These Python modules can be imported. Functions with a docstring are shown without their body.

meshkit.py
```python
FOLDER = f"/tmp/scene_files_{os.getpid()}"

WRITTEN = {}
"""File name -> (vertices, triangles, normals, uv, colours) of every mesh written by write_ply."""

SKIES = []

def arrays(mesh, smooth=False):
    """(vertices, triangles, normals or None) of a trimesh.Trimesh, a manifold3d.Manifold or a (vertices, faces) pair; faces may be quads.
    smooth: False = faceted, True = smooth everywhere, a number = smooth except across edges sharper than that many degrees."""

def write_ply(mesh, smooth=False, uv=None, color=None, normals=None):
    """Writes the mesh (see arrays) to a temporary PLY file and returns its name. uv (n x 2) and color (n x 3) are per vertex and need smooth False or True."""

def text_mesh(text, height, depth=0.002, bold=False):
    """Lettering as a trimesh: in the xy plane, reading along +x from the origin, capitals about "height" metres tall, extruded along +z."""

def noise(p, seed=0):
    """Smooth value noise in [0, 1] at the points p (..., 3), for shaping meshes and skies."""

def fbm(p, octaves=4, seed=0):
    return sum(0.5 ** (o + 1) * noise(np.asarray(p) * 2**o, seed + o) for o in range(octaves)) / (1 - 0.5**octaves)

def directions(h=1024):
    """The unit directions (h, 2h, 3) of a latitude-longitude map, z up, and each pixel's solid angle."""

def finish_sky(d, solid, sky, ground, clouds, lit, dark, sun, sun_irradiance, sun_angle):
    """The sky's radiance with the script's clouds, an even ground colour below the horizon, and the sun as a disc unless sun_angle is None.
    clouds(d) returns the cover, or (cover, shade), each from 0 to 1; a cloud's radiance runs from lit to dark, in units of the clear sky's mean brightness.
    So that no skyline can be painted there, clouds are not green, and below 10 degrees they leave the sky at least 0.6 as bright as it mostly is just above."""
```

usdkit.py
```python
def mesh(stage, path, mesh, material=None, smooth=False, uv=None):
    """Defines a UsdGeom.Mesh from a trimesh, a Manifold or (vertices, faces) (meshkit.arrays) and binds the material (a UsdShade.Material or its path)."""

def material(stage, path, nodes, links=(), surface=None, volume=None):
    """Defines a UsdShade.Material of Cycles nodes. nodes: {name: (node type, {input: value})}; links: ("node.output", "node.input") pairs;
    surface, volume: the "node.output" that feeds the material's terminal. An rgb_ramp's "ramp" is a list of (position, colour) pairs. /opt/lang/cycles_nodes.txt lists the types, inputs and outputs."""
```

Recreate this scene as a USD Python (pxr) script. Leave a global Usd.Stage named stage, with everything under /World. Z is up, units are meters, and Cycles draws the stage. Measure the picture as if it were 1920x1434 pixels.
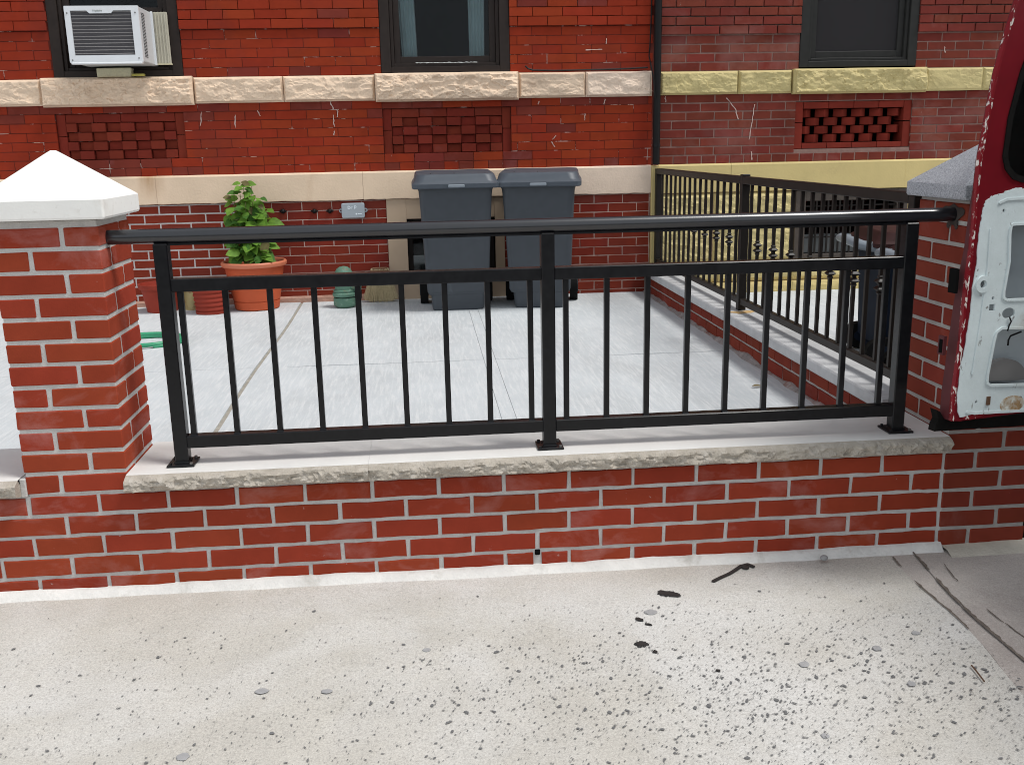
import math, random
import numpy as np, trimesh
from shapely.geometry import Polygon, box as sbox, Point, LineString
from shapely import affinity
from pxr import Usd, UsdGeom, UsdLux, UsdShade, Gf, Sdf, Vt
import usdkit, meshkit

stage = Usd.Stage.CreateInMemory()
UsdGeom.SetStageUpAxis(stage, 'Z'); UsdGeom.SetStageMetersPerUnit(stage, 1.0)
UsdGeom.Xform.Define(stage, '/World'); UsdGeom.Scope.Define(stage, '/World/Looks')

# ------------------------------------------------------------------ camera, sky, sun, exposure
FPX = 1829.75
CAM = np.array([1.2046, -2.8608, 1.4876])
_r = np.array([0.2381, -0.0888, -0.0307]); _a = np.linalg.norm(_r); _k = _r/_a
_K = np.array([[0,-_k[2],_k[1]],[_k[2],0,-_k[0]],[-_k[1],_k[0],0]])
ROT = (np.eye(3)+math.sin(_a)*_K+(1-math.cos(_a))*_K@_K) @ np.array([[1,0,0],[0,0,-1],[0,1,0]],float)
cam = UsdGeom.Camera.Define(stage, '/World/camera')
cam.CreateHorizontalApertureAttr(36.0); cam.CreateVerticalApertureAttr(36.0*764/1024)
cam.CreateFocalLengthAttr(36.0*FPX/1920); cam.CreateClippingRangeAttr(Gf.Vec2f(0.05, 2000))
cam.AddTransformOp().Set(Gf.Matrix4d(*[*ROT[0],0, *(-ROT[1]),0, *(-ROT[2]),0, *CAM,1]))
cam.CreateExposureAttr(0.86)

SUN_EL, SUN_AZ = math.radians(62), math.radians(112)          # azimuth = atan2(x, y)
SD = np.array([math.cos(SUN_EL)*math.sin(SUN_AZ), math.cos(SUN_EL)*math.cos(SUN_AZ), math.sin(SUN_EL)])
skymat = usdkit.material(stage, '/World/Looks/sky', {
    'tc': ('texture_coordinate', {}),
    'n': ('noise_texture', {'scale': 2.2, 'detail': 5.0, 'roughness': 0.55}),
    'r': ('map_range', {'from_min': 0.3, 'from_max': 0.7, 'to_min': 0.72, 'to_max': 0.95, 'clamp': True}),
    's': ('sky_texture', {'sky_type': 'single_scattering', 'sun_disc': False, 'sun_elevation': SUN_EL, 'sun_rotation': SUN_AZ}),
    'c': ('noise_texture', {'scale': 1.4, 'detail': 4.0}),
    'cr': ('rgb_ramp', {'ramp': [(0.3, (5.5, 5.85, 6.2)), (0.7, (8.0, 8.3, 8.6))]}),
    'm': ('mix_color', {}),
    'b': ('background_shader', {'strength': 0.075})},
    [('tc.generated', 'n.vector'), ('tc.generated', 'c.vector'), ('n.fac', 'r.value'), ('r.result', 'm.fac'), ('s.color', 'm.a'),
     ('c.fac', 'cr.fac'), ('cr.color', 'm.b'), ('m.result', 'b.color')], surface='b.background')
dome = UsdLux.DomeLight.Define(stage, '/World/sky'); dome.GetPrim().SetCustomDataByKey('kind', 'structure')
UsdShade.MaterialBindingAPI.Apply(dome.GetPrim()).Bind(skymat)
sun = UsdLux.DistantLight.Define(stage, '/World/sun')
sun.CreateIntensityAttr(0.4); sun.CreateAngleAttr(18.0); sun.CreateColorAttr(Gf.Vec3f(1.0, 0.975, 0.94)); sun.CreateNormalizeAttr(True)
_z = SD; _x = np.cross([0,0,1.0], _z); _x /= np.linalg.norm(_x); _y = np.cross(_z, _x)
sun.AddTransformOp().Set(Gf.Matrix4d(*[*_x,0, *_y,0, *_z,0, 0,0,5,1]))

# ------------------------------------------------------------------ helpers
def at(px, py, y=None, z=None, x=None, plane=None):
    """the world point on a plane that the photograph shows at pixel (px, py) of 1920"""
    d = np.array([(px-960)/FPX, (py-717)/FPX, 1.0]) @ ROT
    if plane is not None:
        p0, n = plane; t = (p0-CAM)@n/(d@n)
    elif y is not None: t = (y-CAM[1])/d[1]
    elif z is not None: t = (z-CAM[2])/d[2]
    else: t = (x-CAM[0])/d[0]
    return CAM+d*t

_used = {}
def path(name, parent=None):
    base = str(parent) if parent else '/World'
    k = (base, name); n = _used.get(k, 0); _used[k] = n+1
    return f'{base}/{name}' + (f'_{n:03d}' if n else '')

def tag(p, label=None, cat=None, group=None, kind=None):
    for k, v in (('label', label), ('category', cat), ('group', group), ('kind', kind)):
        if v: p.SetCustomDataByKey(k, v)
    return p

def obj(name, mesh, mat, parent=None, smooth=False, **kw):
    if isinstance(mesh, list): mesh = trimesh.util.concatenate(mesh)
    p = path(name, parent)
    m = usdkit.mesh(stage, p, mesh, mat, smooth=smooth)
    tag(m.GetPrim(), **kw)
    return p

def thing(name, label, cat, group=None, loc=(0,0,0), rz=0):
    p = path(name); x = UsdGeom.Xform.Define(stage, p)
    if any(loc) or rz:
        x.AddTranslateOp().Set(Gf.Vec3d(*map(float, loc)))
        if rz: x.AddRotateZOp().Set(float(rz))
    tag(x.GetPrim(), label, cat, group)
    return p

def box(x0, x1, y0, y1, z0, z1):
    m = trimesh.creation.box([x1-x0, y1-y0, z1-z0]); m.apply_translation([(x0+x1)/2, (y0+y1)/2, (z0+z1)/2]); return m

def cbox(x0, x1, y0, y1, z0, z1, c=0.003, jit=0.0, rng=None):
    """a box with chamfered edges"""
    P = []
    for sx in (0, 1):
        for sy in (0, 1):
            for sz in (0, 1):
                p = np.array([(x0, x1)[sx], (y0, y1)[sy], (z0, z1)[sz]]); s = np.array([1-2*sx, 1-2*sy, 1-2*sz])*c
                if jit: p = p + rng.normal(0, jit, 3)
                P += [p+s*[0,1,1], p+s*[1,0,1], p+s*[1,1,0]]
    return trimesh.convex.convex_hull(np.array(P))

def tube(pts, r, n=10, caps=True):
    p = np.asarray(pts, float); t = np.gradient(p, axis=0); t /= np.linalg.norm(t, axis=1, keepdims=True)+1e-12
    u = np.cross(t[0], [0,0,1.0]) if abs(t[0,2]) < .9 else np.cross(t[0], [1.0,0,0]); u /= np.linalg.norm(u)
    rr = np.broadcast_to(r, (len(p),)); V = []
    for i in range(len(p)):
        u = u-t[i]*(u@t[i]); u /= np.linalg.norm(u); w = np.cross(t[i], u); a = np.arange(n)*2*math.pi/n
        V.append(p[i]+rr[i]*(np.cos(a)[:,None]*u+np.sin(a)[:,None]*w))
    F = []
    for i in range(len(p)-1):
        for j in range(n):
            a, b = i*n+j, i*n+(j+1) % n; F += [[a, b, b+n], [a, b+n, a+n]]
    V = np.vstack(V); k = len(V)
    if caps:
        V = np.vstack([V, p[0], p[-1]]); m = (len(p)-1)*n
        for j in range(n): F += [[k, (j+1) % n, j], [k+1, m+j, m+(j+1) % n]]
    return trimesh.Trimesh(V, F, process=False)

def revolve(prof, n=40, loc=(0,0,0)):
    m = trimesh.creation.revolve(np.array(prof, float), sections=n); m.apply_translation(loc); return m

def plate(poly, y0, y1, tf=None):
    """a polygon in (x, z) given depth from y0 to y1"""
    ms = []
    for g in getattr(poly, 'geoms', [poly]):
        if g.is_empty or g.area < 1e-9: continue
        m = trimesh.creation.extrude_polygon(g, y1-y0, engine='earcut')
        v = m.vertices.copy(); m.vertices = np.stack([v[:,0], y0+v[:,2], v[:,1]], 1); m.invert(); ms.append(m)
    m = trimesh.util.concatenate(ms)
    if tf is not None: m.apply_transform(tf)
    return m

def loft(rings, close=True):
    """rings of equally many points, bottom to top"""
    n = len(rings[0]); V = np.vstack(rings); F = []
    for i in range(len(rings)-1):
        for j in range(n):
            a, b = i*n+j, i*n+(j+1) % n; F += [[a, b, b+n], [a, b+n, a+n]]
    if close:
        k = len(V); V = np.vstack([V, rings[0].mean(0), rings[-1].mean(0)]); m = (len(rings)-1)*n
        for j in range(n): F += [[k, (j+1) % n, j], [k+1, m+j, m+(j+1) % n]]
    return trimesh.Trimesh(V, F, process=False)

def rrect(w, d, r, cx=0, cy=0, z=0, seg=5):
    pts = []
    for sx, sy, a0 in ((1,1,0), (-1,1,90), (-1,-1,180), (1,-1,270)):
        for k in range(seg+1):
            a = math.radians(a0+90*k/seg); pts.append([cx+sx*(w/2-r)+r*math.cos(a), cy+sy*(d/2-r)+r*math.sin(a), z])
    return np.array(pts)

def lerp3(a, s): return tuple(min(1, c*s) for c in a)

def mat(name, base, var=0.15, rough=0.6, scale=6.0, spec=0.5, bump=0.0, bscale=120.0, bdist=0.002, stain=None, stain2=None, rnd=0.0, metal=0.0, hue=0.0, island=0.0, coat=0.0, detail=5.0, stretch=None, rvar=0.0, fine=0.0, spot=None):
    N = {'g': ('geometry', {}), 'n': ('noise_texture', {'scale': scale, 'detail': detail, 'roughness': 0.6}),
         'r': ('rgb_ramp', {'ramp': [(0.25, lerp3(base, 1-var)), (0.5, base), (0.75, lerp3(base, 1+var))]}),
         'p': ('principled_bsdf', {'roughness': rough, 'specular_ior_level': spec, 'metallic': metal})}
    L = [('n.fac', 'r.fac')]; src = 'g.position'
    if stretch:
        N['mp'] = ('mapping', {'scale': stretch}); L.append(('g.position', 'mp.vector')); src = 'mp.vector'
    L.append((src, 'n.vector')); col = 'r.color'
    for i, st in enumerate((stain, stain2)):
        if st:
            c, sc, lo, hi, mx = st[:5]
            N[f's{i}'] = ('noise_texture', {'scale': sc, 'detail': 6.0, 'roughness': 0.65, 'distortion': 0.4})
            N[f'sr{i}'] = ('map_range', {'from_min': lo, 'from_max': hi, 'to_min': 0.0, 'to_max': mx, 'clamp': True})
            N[f'sv{i}'] = ('mapping', {'location': (3.1*i+1.7, 7.7, 2.3), 'scale': st[5] if len(st) > 5 else (1,1,1)})
            N[f'sm{i}'] = ('mix_color', {'b': c})
            L += [('g.position', f'sv{i}.vector'), (f'sv{i}.vector', f's{i}.vector'), (f's{i}.fac', f'sr{i}.value'), (f'sr{i}.result', f'sm{i}.fac'), (col, f'sm{i}.a')]
            col = f'sm{i}.result'
    if rnd or island:
        if island: ro = 'g.random_per_island'
        else: N['o'] = ('object_info', {}); ro = 'o.random'
        amp = island or rnd
        N['v'] = ('map_range', {'to_min': 1-amp, 'to_max': 1+amp}); N['h'] = ('hsv', {})
        L += [(ro, 'v.value'), ('v.result', 'h.value'), (col, 'h.color')]
        if hue:
            N['hv'] = ('map_range', {'to_min': 0.5-hue, 'to_max': 0.5+hue}); N['m7'] = ('math', {'math_type': 'multiply', 'value2': 7.31}); N['fr'] = ('math', {'math_type': 'fraction'})
            L += [(ro, 'm7.value1'), ('m7.value', 'fr.value1'), ('fr.value', 'hv.value'), ('hv.result', 'h.hue')]
        col = 'h.color'
    if spot:
        N.update({'px': ('separate_xyz', {}), 'pa': ('math', {'math_type': 'subtract', 'value2': spot[0]}), 'pb': ('math', {'math_type': 'absolute'}), 'pn': ('noise_texture', {'scale': 14.0, 'detail': 5.0}), 'pm': ('mapping', {'scale': (1.6, 1, .25)}),
                  'pc': ('map_range', {'from_min': 0.0, 'from_max': spot[1], 'to_min': spot[3], 'to_max': 0.0, 'clamp': True}), 'pd': ('math', {'math_type': 'multiply'}), 'pz': ('map_range', {'from_min': spot[4], 'from_max': spot[5], 'to_min': 0.0, 'to_max': 1.8, 'clamp': True}), 'pe': ('math', {'math_type': 'multiply', 'use_clamp': True}), 'pf': ('mix_color', {'b': spot[2]})})
        L += [('g.position', 'px.vector'), ('px.x', 'pa.value1'), ('pa.value', 'pb.value1'), ('pb.value', 'pc.value'), ('g.position', 'pm.vector'), ('pm.vector', 'pn.vector'), ('pc.result', 'pd.value1'), ('pn.fac', 'pd.value2'), ('px.z', 'pz.value'), ('pd.value', 'pe.value1'), ('pz.result', 'pe.value2'), ('pe.value', 'pf.fac'), (col, 'pf.a')]; col = 'pf.result'
    if fine:
        N['fn'] = ('noise_texture', {'scale': 230.0, 'detail': 4.0, 'roughness': 0.85}); N['fr2'] = ('map_range', {'from_min': 0.3, 'from_max': 0.7, 'to_min': 1-fine, 'to_max': 1+fine}); N['fh'] = ('hsv', {})
        L += [('g.position', 'fn.vector'), ('fn.fac', 'fr2.value'), ('fr2.result', 'fh.value'), (col, 'fh.color')]; col = 'fh.color'
    L.append((col, 'p.base_color'))
    if rvar:
        N['rv'] = ('map_range', {'to_min': max(0.02, rough-rvar), 'to_max': min(1, rough+rvar)}); L += [('n.fac', 'rv.value'), ('rv.result', 'p.roughness')]
    if bump:
        N['b'] = ('noise_texture', {'scale': bscale, 'detail': 4.0, 'roughness': 0.6}); N['bp'] = ('bump', {'strength': bump, 'distance': bdist})
        L += [(src, 'b.vector'), ('b.fac', 'bp.height'), ('bp.normal', 'p.normal')]
    if coat: N['p'][1]['coat_weight'] = coat
    return usdkit.material(stage, '/World/Looks/'+name, N, L, surface='p.BSDF')

# ------------------------------------------------------------------ materials
WH = (0.62, 0.60, 0.57)
m_brick = mat('new_brick', (0.272, 0.044, 0.022), 0.12, 0.85, 9, 0.06, 0.35, 260, 0.0015, stain=((0.45, 0.22, 0.20), 5, 0.53, 0.78, 0.5, (1,1,1.6)), stain2=(WH, 42, 0.70, 0.78, 0.7), rnd=0.09, hue=0.003)
m_brickr = mat('pier_brick', (0.185, 0.032, 0.019), 0.14, 0.8, 9, 0.12, 0.35, 260, 0.0015, stain=((0.32, 0.15, 0.13), 6, 0.58, 0.82, 0.4), stain2=(WH, 46, 0.72, 0.78, 0.5), rnd=0.10, hue=0.003)  # browner brick; base also lowered to stand in for the van's shade
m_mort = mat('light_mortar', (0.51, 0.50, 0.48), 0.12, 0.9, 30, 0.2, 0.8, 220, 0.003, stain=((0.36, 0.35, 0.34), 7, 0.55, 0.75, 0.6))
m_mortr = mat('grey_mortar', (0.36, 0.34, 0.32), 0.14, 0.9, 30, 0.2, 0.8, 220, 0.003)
m_fillet = mat('cement_fillet', (0.66, 0.65, 0.62), 0.12, 0.9, 14, 0.2, 0.8, 90, 0.004, stain=((0.40, 0.38, 0.34), 9, 0.55, 0.72, 0.7))
m_fb = mat('painted_brick', (0.268, 0.035, 0.014), 0.12, 0.8, 8, 0.06, 0.3, 200, 0.0015, stain=((0.175, 0.032, 0.022), 1.6, 0.50, 0.72, 0.7), stain2=((0.60, 0.50, 0.45), 26, 0.735, 0.77, 0.8, (1,1,0.5)), rnd=0.09, hue=0.003)
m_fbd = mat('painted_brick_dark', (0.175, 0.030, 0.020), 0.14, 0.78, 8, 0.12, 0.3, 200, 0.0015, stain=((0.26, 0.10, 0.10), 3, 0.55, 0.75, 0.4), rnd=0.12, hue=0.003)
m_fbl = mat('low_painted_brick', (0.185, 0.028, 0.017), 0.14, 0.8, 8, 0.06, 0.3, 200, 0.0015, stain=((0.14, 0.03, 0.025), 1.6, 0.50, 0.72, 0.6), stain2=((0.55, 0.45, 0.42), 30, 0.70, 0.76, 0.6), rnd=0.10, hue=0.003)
m_fbp = mat('panel_brick', (0.185, 0.027, 0.015), 0.14, 0.78, 8, 0.12, 0.3, 200, 0.0015, stain=((0.22, 0.09, 0.08), 4, 0.58, 0.78, 0.4), rnd=0.10, hue=0.003)
m_fm = mat('painted_joint', (0.115, 0.024, 0.016), 0.3, 0.85, 20, 0.2, 0.5, 150, 0.002, stain=((0.62, 0.50, 0.44), 7, 0.57, 0.62, 0.9))
m_fmw = mat('pale_joint', (0.50, 0.40, 0.35), 0.15, 0.85, 20, 0.2, 0.5, 150, 0.002, stain=((0.24, 0.07, 0.05), 5, 0.60, 0.68, 0.8))
m_fmg = mat('repointed_joint', (0.50, 0.47, 0.45), 0.15, 0.9, 20, 0.2, 0.6, 150, 0.003)
m_rb = mat('brown_brick', (0.165, 0.033, 0.022), 0.18, 0.8, 8, 0.12, 0.35, 220, 0.0015, stain=((0.30, 0.16, 0.14), 2.2, 0.52, 0.75, 0.45), stain2=((0.42, 0.32, 0.29), 30, 0.70, 0.76, 0.6), rnd=0.15, hue=0.005)
m_rbr = mat('grille_brick', (0.19, 0.026, 0.016), 0.18, 0.75, 8, 0.12, 0.3, 200, 0.0015, rnd=0.14)
m_rm = mat('brown_joint', (0.25, 0.155, 0.13), 0.18, 0.9, 24, 0.2, 0.6, 150, 0.002)
m_cream = mat('cream_painted_stone', (0.72, 0.555, 0.40), 0.07, 0.7, 5, 0.3, 0.5, 70, 0.003, stain=((0.48, 0.30, 0.17), 2.2, 0.58, 0.80, 0.55, (1.4,1,0.35)), spot=(-.63, .10, (0.40, 0.22, 0.10), 0.9, 1.15, 1.31))
m_cream2 = mat('cream_rock_face', (0.71, 0.545, 0.40), 0.08, 0.75, 9, 0.3, 0.6, 60, 0.004, stain=((0.44, 0.30, 0.20), 5, 0.54, 0.76, 0.6))
m_cream3 = mat('pale_cream_rock_face', (0.73, 0.58, 0.455), 0.07, 0.75, 9, 0.3, 0.6, 60, 0.004, stain=((0.46, 0.34, 0.25), 6, 0.58, 0.78, 0.5))
m_yel = mat('yellow_painted_stone', (0.58, 0.46, 0.20), 0.06, 0.65, 5, 0.35, 0.35, 70, 0.003, stain=((0.40, 0.31, 0.15), 3.0, 0.60, 0.80, 0.4))
m_yel2 = mat('yellow_rock_face', (0.52, 0.43, 0.20), 0.09, 0.7, 9, 0.35, 0.6, 60, 0.004, stain=((0.36, 0.27, 0.13), 6, 0.55, 0.76, 0.55))
m_slab = mat('yard_concrete', (0.475, 0.502, 0.515), 0.08, 0.88, 2.5, 0.2, 0.6, 60, 0.002, stain=((0.385, 0.40, 0.405), 1.7, 0.50, 0.74, 0.7, (1.6,.6,1)), stain2=((0.61, 0.62, 0.62), 22, 0.46, 0.66, 0.6, (3.2,.25,1)), fine=0.09)
m_slabd = mat('joint_filler', (0.30, 0.28, 0.24), 0.2, 0.95, 20, 0.2, 0.6, 120, 0.002)
m_walk = mat('sidewalk_concrete', (0.455, 0.432, 0.388), 0.08, 0.95, 5, 0.2, 0.9, 70, 0.0025, stain=((0.56, 0.55, 0.53), 1.15, 0.42, 0.62, 0.75), stain2=((0.315, 0.295, 0.275), 150, 0.52, 0.66, 0.6), fine=0.30)
m_walk2 = mat('old_sidewalk_concrete', (0.425, 0.388, 0.355), 0.10, 0.9, 5, 0.2, 0.9, 70, 0.0025, stain=((0.33, 0.285, 0.265), 2.4, 0.5, 0.7, 0.7), stain2=((0.52, 0.49, 0.46), 60, 0.56, 0.7, 0.5), fine=0.30)
m_dirt = mat('crack_dirt', (0.15, 0.125, 0.105), 0.3, 0.95, 40, 0.2, 0.8, 150, 0.003)
m_peb = mat('aggregate_stone', (0.315, 0.312, 0.312), 0.2, 0.9, 60, 0.1, island=0.55, hue=0.03)
m_tar = mat('tar', (0.020, 0.018, 0.017), 0.3, 0.6, 60, 0.4, 0.6, 200, 0.002)
m_gum = mat('flattened_gum', (0.30, 0.295, 0.295), 0.15, 0.8, 40, 0.3, 0.3, 200, 0.001)
m_asph = mat('asphalt', (0.05, 0.05, 0.05), 0.25, 0.9, 30, 0.3, 0.8, 150, 0.004)
m_cap = mat('limestone_top', (0.64, 0.625, 0.60), 0.06, 0.85, 6, 0.3, 0.35, 120, 0.0015, stain=((0.47, 0.46, 0.46), 2.2, 0.55, 0.78, 0.5))
m_capr = mat('limestone_rock', (0.39, 0.35, 0.295), 0.16, 0.9, 22, 0.2, 0.9, 160, 0.004, stain=((0.52, 0.48, 0.43), 30, 0.50, 0.68, 0.6), stain2=((0.25, 0.22, 0.19), 34, 0.60, 0.75, 0.6))
m_pcap = mat('white_cast_stone', (0.80, 0.79, 0.755), 0.03, 0.8, 10, 0.3, 0.3, 130, 0.0015, stain=((0.55, 0.50, 0.44), 7, 0.58, 0.78, 0.6), stain2=((0.62, 0.60, 0.55), 40, 0.60, 0.72, 0.6))
m_gran = mat('grey_granite', (0.30, 0.31, 0.335), 0.55, 0.6, 190, 0.4, 0.4, 220, 0.0015, detail=3.0, stain=((0.60, 0.61, 0.63), 230, 0.55, 0.65, 0.8), stain2=((0.07, 0.07, 0.08), 210, 0.60, 0.68, 0.9))
m_bscap = mat('grey_coping_stone', (0.45, 0.455, 0.46), 0.12, 0.85, 14, 0.3, 0.6, 130, 0.003, stain=((0.30, 0.30, 0.30), 3, 0.52, 0.72, 0.7), stain2=((0.52, 0.36, 0.15), 2.4, 0.70, 0.78, 0.0))
m_rust = mat('rust_stain', (0.48, 0.33, 0.16), 0.25, 0.9, 40, 0.2)
m_iron = mat('black_gloss_paint', (0.0055, 0.0055, 0.0065), 0.3, 0.26, 25, 0.30, 0.12, 90, 0.0008, rvar=0.08)
m_iron2 = mat('brown_black_paint', (0.011, 0.0085, 0.007), 0.3, 0.45, 25, 0.28, 0.2, 90, 0.001)
m_bolt = mat('bolt_steel', (0.20, 0.19, 0.18), 0.3, 0.5, 60, metal=0.8)
m_weld = mat('weld_soot', (0.03, 0.022, 0.018), 0.5, 0.9, 60)
m_frame = mat('brown_window_metal', (0.026, 0.0185, 0.0155), 0.2, 0.5, 20, 0.2, 0.1, 120, 0.001)
m_frameb = mat('dark_window_metal', (0.023, 0.023, 0.021), 0.2, 0.5, 20, 0.2)
m_frame3 = mat('brown_grate_metal', (0.06, 0.047, 0.038), 0.25, 0.6, 20, 0.4)
m_caulk = mat('pale_caulk', (0.60, 0.62, 0.60), 0.2, 0.8, 50)
m_dark = mat('dark_room', (0.030, 0.025, 0.022), 0.2, 0.9, 5)
m_curt = mat('grey_curtain', (0.72, 0.80, 0.82), 0.08, 0.85, 10)
m_bin = mat('grey_blue_plastic', (0.052, 0.059, 0.068), 0.09, 0.55, 18, 0.25, 0.25, 420, 0.0008, stain=((0.11, 0.125, 0.14), 9, 0.62, 0.8, 0.4), rvar=0.06)
m_bin2 = mat('grey_blue_lid', (0.060, 0.072, 0.088), 0.08, 0.45, 18, 0.35, 0.2, 420, 0.0008, rvar=0.06)
m_bintab = mat('pale_grip', (0.19, 0.22, 0.25), 0.1, 0.5)
m_nbin = mat('navy_plastic', (0.013, 0.019, 0.032), 0.12, 0.7, 18, 0.06)
m_nlid = mat('maroon_lid', (0.040, 0.017, 0.016), 0.2, 0.6, 18, 0.1)
m_rubber = mat('rubber', (0.010, 0.010, 0.010), 0.2, 0.85, spec=0.1)
m_terra = mat('terracotta_plastic', (0.46, 0.088, 0.034), 0.10, 0.6, 12, 0.2, 0.1, 150, 0.001, stain=((0.40, 0.16, 0.10), 9, 0.62, 0.8, 0.5))
m_terrar = mat('terracotta_rim', (0.52, 0.16, 0.085), 0.08, 0.5, 12, 0.4)
m_terra2 = mat('red_plastic', (0.24, 0.034, 0.020), 0.12, 0.6, 12, 0.15, 0.1, 150, 0.001)
m_soil = mat('potting_soil', (0.055, 0.034, 0.022), 0.4, 0.95, 60, 0.2, 1.0, 80, 0.01)
m_tin = mat('rusty_gold_tin', (0.40, 0.33, 0.15), 0.2, 0.5, 14, stain=((0.22, 0.09, 0.035), 18, 0.5, 0.6, 0.8))
m_white = mat('white_plastic', (0.78, 0.79, 0.79), 0.03, 0.45, 10)
m_acw = mat('white_enamel', (0.70, 0.715, 0.73), 0.04, 0.4, 12, 0.5, stain=((0.50, 0.44, 0.36), 9, 0.68, 0.8, 0.6))
m_acs = mat('grey_enamel', (0.54, 0.55, 0.555), 0.04, 0.45, 12, 0.5)
m_coil = mat('condenser_coil', (0.062, 0.058, 0.062), 0.35, 0.6, 60, metal=0.2, stretch=(1,1,9))
m_wire = mat('wire_guard', (0.36, 0.34, 0.33), 0.15, 0.5, metal=0.3)
m_accord = mat('accordion_panel', (0.46, 0.43, 0.34), 0.1, 0.7, 12)
m_block = mat('cream_block', (0.62, 0.58, 0.40), 0.12, 0.85, 90, 0.3, 0.6, 150, 0.002)
m_yfoam = mat('yellow_strip', (0.50, 0.44, 0.10), 0.15, 0.8, 40)
m_green = mat('green_iron_paint', (0.085, 0.175, 0.125), 0.15, 0.6, 20, 0.4, 0.5, 90, 0.002, stain=((0.15, 0.10, 0.06), 22, 0.55, 0.68, 0.8), stain2=((0.28, 0.36, 0.31), 30, 0.58, 0.7, 0.6))
m_straw = mat('broom_straw', (0.80, 0.66, 0.40), 0.15, 0.8, 60, island=0.35)
m_straww = mat('straw_binding', (0.20, 0.10, 0.05), 0.2, 0.8)
m_hose = mat('green_hose', (0.030, 0.26, 0.13), 0.08, 0.38, 20, 0.5)
m_dep = mat('grey_meter_box', (0.33, 0.37, 0.40), 0.05, 0.5, 20)
m_print = mat('white_print', (0.74, 0.80, 0.84), 0.03, 0.6)
m_printd = mat('grey_print', (0.22, 0.25, 0.22), 0.1, 0.6)
m_cable = mat('black_cable', (0.006, 0.0055, 0.0055), 0.2, 0.5, spec=0.2)
m_beige = mat('beige_window_surround', (0.46, 0.345, 0.245), 0.06, 0.75, 6, 0.3, 0.3, 90, 0.002)
m_pink = mat('pink_plinth', (0.42, 0.24, 0.18), 0.12, 0.8, 9, 0.3, 0.6, 60, 0.004, stain=((0.55, 0.42, 0.34), 7, 0.5, 0.7, 0.6))
m_red = mat('van_red_paint', (0.135, 0.005, 0.010), 0.15, 0.36, 9, 0.4, 0.15, 60, 0.001, coat=0.2, stain=((0.60, 0.55, 0.50), 30, 0.68, 0.71, 0.8, (1,1,.5)))
m_redchip = mat('chipped_red_edge', (0.16, 0.006, 0.011), 0.2, 0.4, 20, 0.4, stain=((0.66, 0.63, 0.58), 70, 0.55, 0.59, 0.95, (1,1,.5)))
m_redd = mat('dull_red_flange', (0.060, 0.010, 0.012), 0.2, 0.5, 20, 0.4)
m_vwhite = mat('white_primer_steel', (0.56, 0.63, 0.635), 0.08, 0.45, 9, 0.35, 0.3, 30, 0.003, stain=((0.15, 0.14, 0.13), 44, 0.635, 0.67, 0.85, (1,1,.5)), stain2=((0.36, 0.30, 0.22), 7.5, 0.60, 0.78, 0.55), fine=0.05)
m_vrust = mat('rusty_primer', (0.30, 0.19, 0.09), 0.3, 0.8, 40, stain=((0.62, 0.66, 0.62), 30, 0.42, 0.6, 0.9))
m_vback = mat('bare_grey_steel', (0.33, 0.37, 0.39), 0.25, 0.35, 3.5, 0.5)
m_black = mat('black_hole', (0.005, 0.005, 0.005), 0.2, 0.9, spec=0.05)
m_seal = mat('black_rubber_seal', (0.008, 0.0075, 0.007), 0.3, 0.8, 30, 0.06, 0.5, 60, 0.003)
m_brown = mat('rusty_clip', (0.10, 0.05, 0.025), 0.3, 0.7)
m_dryleaf = mat('dry_leaf', (0.16, 0.12, 0.05), 0.3, 0.8)
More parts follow.
